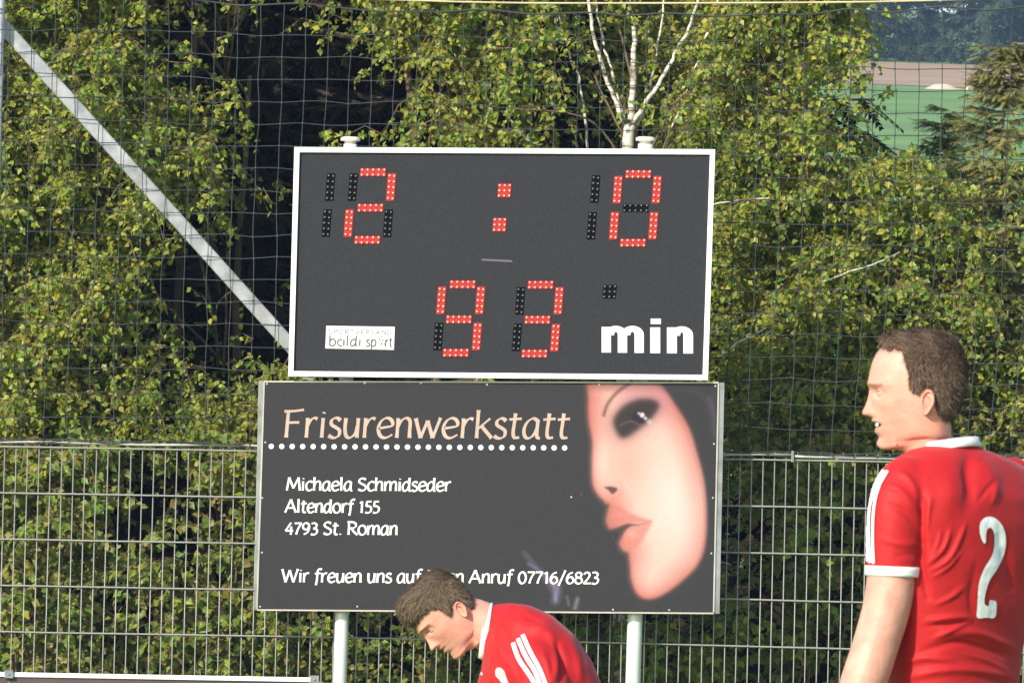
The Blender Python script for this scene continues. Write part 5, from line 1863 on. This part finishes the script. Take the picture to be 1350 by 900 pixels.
# ---------------- standing player (right)
def standing_player():
    Y0 = 17.5
    z6 = lambda x, y: (1080 + x / 3.0, 600 + y / 3.0)
    base = W(1262, 450, Y0)
    root = thing('person', 'standing man in red jersey number 2 seen from behind, head turned left', 'person', (base.x, Y0, 0))
    f = Vector((-math.sin(R(45)), math.cos(R(45)), 0))
    l = Vector((-f.y, f.x, 0))
    def ring(px, py, D, Wd, Db=None, dy=0):
        c = W(px, py, Y0 + dy)
        return (c, f * D, -f * (Db or D), l * Wd)
    torso = [ring(1249, 585, .05, .052), ring(1251, 590, .058, .066), ring(1256, 597, .066, .102), ring(1260, 606, .078, .138), ring(1262, 617, .088, .168), ring(1262, 632, .10, .190), ring(1261, 655, .112, .200, .118),
             ring(1261, 690, .12, .198, .124), ring(1262, 740, .12, .186, .12), ring(1261, 800, .112, .168, .108), ring(1258, 860, .102, .150, .096),
             ring(1257, 905, .10, .143, .096), ring(1257, 960, .106, .150, .104), ring(1258, 1020, .118, .175, .12), ring(1258, 1075, .122, .180, .125)]
    sl = [W(1196, 634, Y0 - .10), W(1187, 655, Y0 - .125), W(1180, 690, Y0 - .135), W(1177, 751, Y0 - .135)]
    slr = [.052, .056, .0535, .0505]
    sr = [W(1330, 634, Y0 + .10), W(1345, 655, Y0 + .125), W(1362, 690, Y0 + .135), W(1376, 751, Y0 + .135)]
    parts = [loft(torso, 48, .86), tube_loft(sl, slr, 32, 6), tube_loft(sr, slr, 32, 6)]
    me, co = union_remesh(parts, 0.0042, 7)
    Z = z6
    folds = [
        ([Z(590, -10), Z(590, 60), Z(600, 140), Z(590, 200)], 9, -.012),
        ([Z(640, 20), Z(680, 90), Z(690, 170)], 10, .008),
        ([Z(500, 60), Z(520, 150), Z(500, 230)], 14, .006),
        ([Z(405, 150), Z(410, 260), Z(405, 420), Z(430, 560)], 4.5, -.014),
        ([Z(440, 170), Z(425, 260), Z(415, 330)], 3.0, .006),
        ([Z(430, 430), Z(490, 370), Z(520, 290)], 3.0, .006),
        ([Z(445, 455), Z(520, 400), Z(580, 270)], 2.8, .0065),
        ([Z(450, 480), Z(510, 440), Z(560, 380)], 2.6, .005),
        ([Z(440, 410), Z(470, 350), Z(480, 300)], 2.4, .004),
        ([Z(630, 180), Z(660, 140), Z(690, 100)], 3.0, -.005),
        ([Z(680, 190), Z(690, 160), Z(694, 130)], 2.6, .004),
        ([Z(430, 655), Z(520, 640), Z(600, 640)], 3.6, .007),
        ([Z(430, 675), Z(520, 665), Z(590, 655)], 2.8, -.006),
        ([Z(450, 725), Z(520, 690), Z(600, 650)], 3.0, .006),
        ([Z(460, 590), Z(520, 560), Z(570, 520)], 3.0, .005),
        ([Z(500, 705), Z(620, 700), Z(720, 740), Z(780, 760)], 5.0, .007),
        ([Z(420, 770), Z(540, 740), Z(640, 760), Z(770, 800)], 4.5, -.007),
        ([Z(340, 880), Z(480, 850), Z(620, 850), Z(780, 880)], 5.0, .008),
        ([Z(330, 820), Z(420, 800), Z(520, 810)], 4.0, .006),
        ([Z(560, 780), Z(660, 810), Z(760, 860)], 3.0, .005),
        ([Z(700, 300), Z(740, 420), Z(760, 560)], 8, -.005),
        ([Z(620, 430), Z(600, 560), Z(610, 640)], 5, -.004),
        ([Z(260, 120), Z(320, 140), Z(390, 220)], 4.0, .005),
        ([Z(270, 190), Z(330, 220), Z(395, 290)], 3.2, -.005),
        ([Z(250, 330), Z(320, 350), Z(390, 350)], 3.2, .004),
        ([Z(300, 60), Z(350, 90), Z(395, 160)], 4.0, .005),
        ([Z(310, 400), Z(350, 390), Z(392, 400)], 2.6, -.003),
    ]
    co = fold(me, co, folds)
    bvh = bvh_of(me, co)
    shirt = finish(me, co, 'jersey', M_shirt, root)
    # number 2
    num = [(633, 300), (638, 262), (662, 243), (694, 248), (724, 280), (737, 330), (730, 388), (702, 448), (672, 494), (657, 540), (652, 584), (668, 594), (674, 572), (696, 576), (700, 600), (692, 640), (658, 640),
           (624, 641), (624, 600), (626, 560), (632, 500), (652, 446), (682, 396), (691, 350), (689, 304), (674, 285), (660, 300), (657, 345), (645, 340)]
    decal([z6(*q) for q in num], bvh, 'number', M_num, shirt, step=.8)
    # three sleeve stripes
    for cl, w in (([(258, 60), (214, 130), (190, 200), (184, 300), (190, 420)], 5.0), ([(262, 62), (224, 130), (201, 210), (197, 310), (204, 424)], 3.6), ([(272, 62), (240, 120), (219, 200), (213, 310), (217, 428)], 3.4)):
        decal(stroke_poly([z6(*q) for q in cl], w), bvh, 'stripe', M_shirtw, shirt, smooth_poly=False, off=.0016)
    # collar band, cuffs
    rings = []
    for dz, g in ((0.008, -.006), (0.008, .0015), (0.0, .003), (-.010, .007), (-.010, -.004)):
        c = W(1249, 588, Y0)
        up = Vector((CX[0, 1], CX[1, 1], CX[2, 1]))
        ax2 = (up + f * 0.15 + Vector((-.05, 0, 0))).normalized()
        fv = (f - ax2 * f.dot(ax2)).normalized()
        lv = ax2.cross(fv).normalized()
        rings.append((c + ax2 * dz, fv * (.058 + g), -fv * (.058 + g), lv * (.060 + g)))
    V, Fq = loft(rings, 44, .95, cap=False)
    mesh_np('collar', V, Fq, M_shirtw, shirt, smooth=True)
    for pth in (sl, sr):
        P = pth[:-1] + [pth[-1] + (pth[-1] - pth[-2]).normalized() * .012]
        band(P, slr[:-1] + [.0505], .925, 1.0, 'cuff', M_shirtw, shirt, grow=.0016)
    # skin: arms, hands, legs
    limbs = []
    armL = [W(1187, 655, Y0 - .125), W(1179, 720, Y0 - .135), W(1171, 790, Y0 - .14), W(1155, 848, Y0 - .145), W(1138, 900, Y0 - .15), W(1118, 960, Y0 - .15), W(1098, 1015, Y0 - .15)]
    limbs.append(tube_loft(armL, [.046, .047, .0455, .0435, .0435, .036, .027], 32, 6))
    limbs += hand_parts(armL[-1], armL[-1] - armL[-2], Vector((0.3, 1, 0)))
    armR = [W(1345, 655, Y0 + .125), W(1372, 720, Y0 + .135), W(1383, 790, Y0 + .14), W(1390, 850, Y0 + .15), W(1386, 910, Y0 + .16), W(1376, 970, Y0 + .17), W(1366, 1020, Y0 + .18)]
    limbs.append(tube_loft(armR, [.046, .046, .0445, .0425, .0415, .035, .027], 32, 6))
    limbs += hand_parts(armR[-1], armR[-1] - armR[-2], Vector((-0.3, 1, 0)))
    c = Vector((base.x, Y0, 0))
    hl, hr = c + l * .09 + Vector((0, 0, .86)), c - l * .09 + Vector((0, 0, .86))
    kl, kr = c + l * .11 + f * .02 + Vector((0, 0, .48)), c - l * .11 + f * .02 + Vector((0, 0, .48))
    al, ar = c + l * .12 - f * .03 + Vector((0, 0, .08)), c - l * .12 - f * .03 + Vector((0, 0, .08))
    limbs += legs_parts(hl, hr, kl, kr, al, ar, f)
    Mh = head_matrix(1080 + 530 / 3.748, 420 + 415 / 3.748, Y0)
    boots_socks(root, (kl, kr), (al, ar), f)
    sh_ = [loft([(c + Vector((0, 0, z)), f * d, -f * d, l * w) for z, d, w in ((1.0, .10, .155), (.92, .12, .175), (.84, .13, .19), (.78, .13, .195))], 32, .85)]
    for h, k in ((hl, kl), (hr, kr)):
        sh_.append(tube_loft([h, h.lerp(k, .5)], [.10, .098], 24, 4))
    me2, co2 = union_remesh(sh_, .009, 4)
    finish(me2, co2, 'shorts', M_shorts, root)
    # hair
    def hm(X, ZY, Yl):
        H = np.interp(X, [200, 296, 318, 400, 436, 442, 432, 424, 430], [150] * 9)
        H = np.interp(X, [0, 300, 330, 400, 425, 440, 455, 490, 500, 560, 566, 580, 600, 640, 680, 760],
                      [142, 142, 158, 160, 205, 345, 372, 366, 352, 352, 440, 478, 498, 512, 516, 516])
        return H - ZY + 7 * np.sin(X * .11 + 2) * np.sin(Yl * .35 + X * .05) + 4 * np.sin(X * .31 + Yl)
    def thick(X, ZY, Yl):
        t = np.interp(ZY, [85, 150, 220, 330, 480], [.0075, .0095, .006, .004, .0015])
        t = t + 0.010 * np.exp(-((X - 300) / 60) ** 2) * np.clip((175 - ZY) / 60, 0, 1)
        return t
    def flow(P):
        a = np.sin(P[:, 0] * 130 + P[:, 2] * 60) * 1.6
        top = np.clip((P[:, 2] - 0.05) / .06, 0, 1)
        v = np.stack([-1.0 * top + 0.35 * (1 - top), 0.3 * np.sin(P[:, 1] * 90), -1.0 * (1 - top) + .2 * top + a * .45 * top], -1)
        return v
    add_body(root, Mh, True, 830, limbs, hm=hm, backs=.965)
    hairdo(hm, thick, Mh, root, 26000, [(0.105, 0.066, 0.046), (0.13, 0.085, 0.06), (0.08, 0.05, 0.036), (0.19, 0.135, 0.10)], flow, 5, slen=.017, lump=.0013, wdt=.0011, backs=.965)
standing_player()

# ---------------- bending player (left)
def bending_player():
    Y0 = 23.3
    z7 = lambda x, y: (490 + x / 4.355, 730 + y / 4.355)
    hip = W(800, 1050, Y0)
    root = thing('person', 'man in red jersey bending forward with head lowered in front of the sign', 'person', (hip.x, Y0, 0))
    RX = Vector((CX[0, 0], CX[1, 0], CX[2, 0]))
    UP = Vector((CX[0, 1], CX[1, 1], CX[2, 1]))
    DY = Vector((0, 1, 0))
    tw = R(14)
    def ring(px, py, sdx, sdy, Df, Db, Wd, dy=0):
        c = W(px, py, Y0 + dy)
        s_ = (RX * sdx - UP * sdy).normalized()          # spine direction toward the head, in pixels right/down
        fr = s_.cross(DY).normalized()
        if fr.dot(RX) > 0:
            fr = -fr
        # twist toward the camera
        fr2 = fr * math.cos(tw) - DY * math.sin(tw)
        sv = DY * math.cos(tw) + fr * math.sin(tw)
        return (c, fr2 * Df, -fr2 * Db, sv * Wd)
    torso = [ring(640, 827, -1, -.22, .060, .058, .052), ring(647, 829, -1, -.3, .072, .066, .070), ring(656, 834, -1, -.45, .098, .080, .112), ring(668, 842, -1, -.65, .140, .096, .155), ring(686, 858, -1, -.85, .175, .112, .188),
             ring(706, 880, -.85, -1, .190, .120, .20), ring(726, 908, -.7, -1, .190, .118, .195), ring(745, 945, -.5, -1, .14, .110, .175), ring(764, 990, -.4, -1, .125, .108, .165),
             ring(780, 1035, -.35, -1, .12, .115, .17), ring(792, 1075, -.3, -1, .115, .12, .175)]
    sl = [W(690, 866, Y0 - .125), W(705, 880, Y0 - .165), W(718, 915, Y0 - .18), W(727, 962, Y0 - .18)]
    slr = [.066, .071, .070, .068]
    sr = [W(672, 870, Y0 + .13), W(690, 888, Y0 + .17), W(700, 920, Y0 + .18), W(706, 962, Y0 + .18)]
    me, co = union_remesh([loft(torso, 48, .88), tube_loft(sl, slr, 32, 6), tube_loft(sr, slr, 32, 6)], .0052, 7)
    Z = z7
    folds = [
        ([Z(760, 420), Z(790, 560), Z(850, 700)], 5, -.008), ([Z(700, 330), Z(760, 380), Z(850, 400)], 6, .006),
        ([Z(900, 420), Z(1000, 430), Z(1060, 520)], 6, .007), ([Z(1060, 500), Z(1090, 620), Z(1085, 740)], 4, -.012),
        ([Z(1040, 520), Z(1060, 640), Z(1040, 740)], 4, .007), ([Z(1130, 480), Z(1180, 600), Z(1200, 740)], 5, .006),
        ([Z(700, 420), Z(730, 520), Z(760, 620)], 4, .006), ([Z(640, 580), Z(650, 660), Z(640, 740)], 5, -.006),
        ([Z(680, 600), Z(690, 680), Z(700, 740)], 4, .005), ([Z(560, 560), Z(590, 620), Z(600, 720)], 4, .005),
        ([Z(840, 330), Z(920, 370), Z(980, 400)], 4, -.004), ([Z(980, 560), Z(1010, 640), Z(1030, 740)], 3.5, .005),
    ]
    co = fold(me, co, folds)
    bvh = bvh_of(me, co)
    shirt = finish(me, co, 'jersey', M_shirt, root)
    for cl, w in (([(812, 508), (845, 600), (905, 690), (938, 745)], 5.6), ([(840, 484), (882, 580), (936, 670), (965, 745)], 5.6), ([(866, 462), (910, 560), (962, 655), (998, 745)], 5.6)):
        decal(stroke_poly([z7(*q) for q in cl], w), bvh, 'stripe', M_shirtw, shirt, smooth_poly=False, step=.7)
    crest = [(712, 668), (722, 652), (745, 654), (762, 672), (776, 710), (786, 745), (756, 745), (730, 715), (714, 694)]
    M_crest = mat('crest_print', (0.66, 0.50, 0.42), 0.6, var=0.5, vscale=160)
    decal([z7(*q) for q in crest], bvh, 'club_crest', M_crest, shirt, step=.6)
    for cl in ([(598, 640), (592, 662), (588, 688)], [(607, 652), (606, 672), (606, 690)], [(618, 665), (620, 680), (624, 693)], [(630, 678), (636, 694)]):
        P = [z7(*q) for q in cl]
        decal(stroke_poly(P, 1.8), bvh, 'chest_mark', M_shirtw, shirt, smooth_poly=False, step=.6, nsub=2)
    # collar
    rings = []
    c = W(639, 827, Y0)
    s_ = (RX * -1 + UP * 0.14).normalized()
    fr = s_.cross(DY).normalized()
    if fr.dot(UP) > 0:
        fr = -fr
    for dz, g in ((0.006, -.008), (0.006, .002), (-.001, .004), (-.011, .010), (-.011, -.004)):
        rings.append((c + s_ * dz + fr * 0.004, fr * (.072 + g), -fr * (.061 + g), DY * (.056 + g)))
    V, Fq = loft(rings, 44, 1.0, cap=False)
    mesh_np('collar', V, Fq, M_shirtw, shirt, smooth=True)
    for pth in (sl, sr):
        band(pth, slr, .9, 1.0, 'cuff', M_shirtw, shirt, grow=.004)
    limbs = [tube_loft([W(600, 812, Y0), W(614, 815, Y0), W(634, 822, Y0), W(664, 838, Y0)], [.050, .056, .058, .064], 32, 6)]
    kneeL = Vector((hip.x - .16, Y0 - .16, .50))
    kneeR = Vector((hip.x - .14, Y0 + .16, .50))
    hl, hr = Vector((hip.x, Y0 - .09, .80)), Vector((hip.x, Y0 + .09, .80))
    al, ar = Vector((hip.x + .05, Y0 - .17, .08)), Vector((hip.x + .06, Y0 + .17, .08))
    for a0, k, sgn in ((sl, kneeL, -1), (sr, kneeR, 1)):
        wr = k + Vector((-.02, sgn * .03, .12))
        el = a0[-1].lerp(wr, .45) + Vector((.05, sgn * .04, 0))
        limbs.append(tube_loft([a0[1], a0[-1], el, el.lerp(wr, .5), wr], [.048, .047, .042, .038, .027], 24, 5))
        limbs += hand_parts(wr, Vector((-.3, 0, -1)), Vector((.5, 0, -.3)))
    limbs += legs_parts(hl, hr, kneeL, kneeR, al, ar, Vector((-1, 0, 0)))
    Mh = head_matrix(603, 808, Y0, pitch=R(45), yaw=R(13), s=0.94)
    boots_socks(root, (kneeL, kneeR), (al, ar), Vector((-1, 0, 0)))
    f, l = Vector((-1, 0, 0)), Vector((0, -1, 0))
    c = Vector((hip.x + .01, Y0, 0))
    sh_ = [loft([(c + Vector((-.01, 0, z)), f * d, -f * d, l * w) for z, d, w in ((.92, .11, .165), (.86, .13, .18), (.76, .13, .19), (.72, .12, .19))], 32, .85)]
    for h, k in ((hl, kneeL), (hr, kneeR)):
        sh_.append(tube_loft([h, h.lerp(k, .55)], [.10, .098], 24, 4))
    me2, co2 = union_remesh(sh_, .009, 4)
    finish(me2, co2, 'shorts', M_shorts, root)
    def hm(X, ZY, Yl):
        H = np.interp(X, [0, 250, 300, 380, 420, 436, 448, 490, 500, 560, 570, 590, 640, 680, 760],
                      [272, 272, 262, 268, 300, 380, 400, 372, 352, 352, 420, 470, 520, 530, 530])
        return H - ZY + 7 * np.sin(X * .12 + 1) * np.sin(Yl * .33 + X * .05) + 4 * np.sin(X * .33 + Yl)
    def thick(X, ZY, Yl):
        t = np.interp(ZY, [85, 150, 220, 330, 480], [.007, .009, .007, .004, .002])
        return t + 0.007 * np.exp(-((X - 270) / 80) ** 2) * np.clip((290 - ZY) / 60, 0, 1) + 0.013 * np.exp(-((X - 320) / 90) ** 2) * np.clip((215 - ZY) / 70, 0, 1)
    def flow(P):
        top = np.clip((P[:, 2] - 0.06) / .05, 0, 1)
        return np.stack([-1.0 * top - .2 * (1 - top), .2 * np.sin(P[:, 1] * 60), -1.0 * (1 - top) + .25 * top], -1)
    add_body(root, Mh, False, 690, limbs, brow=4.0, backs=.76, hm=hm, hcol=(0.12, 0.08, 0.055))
    hairdo(hm, thick, Mh, root, 26000, [(0.13, 0.094, 0.062), (0.17, 0.125, 0.083), (0.10, 0.068, 0.046), (0.20, 0.15, 0.105)], flow, 9, slen=.018, lump=.0012, backs=.78, wdt=.0011)
bending_player()

# ------------------------------------------------------------------ air
def haze():
    m = bpy.data.materials.new('air')
    m.use_nodes = True
    n, l = m.node_tree.nodes, m.node_tree.links
    n.remove(n['Principled BSDF'])
    v = n.new('ShaderNodeVolumePrincipled')
    v.inputs['Color'].default_value = (0.45, 0.66, 1.0, 1)
    v.inputs['Density'].default_value = 0.00038
    v.inputs['Anisotropy'].default_value = 0.0
    l.new(v.outputs[0], n['Material Output'].inputs['Volume'])
    o = MB().box((0, 520, 38), (720, 0, 0), (0, 600, 0), (0, 0, 42)).build('haze', m)
    o['kind'] = 'stuff'
    o['label'] = 'thin bluish air over the far hillside'
    o['category'] = 'haze'
HAZE = True
if HAZE:
    haze()
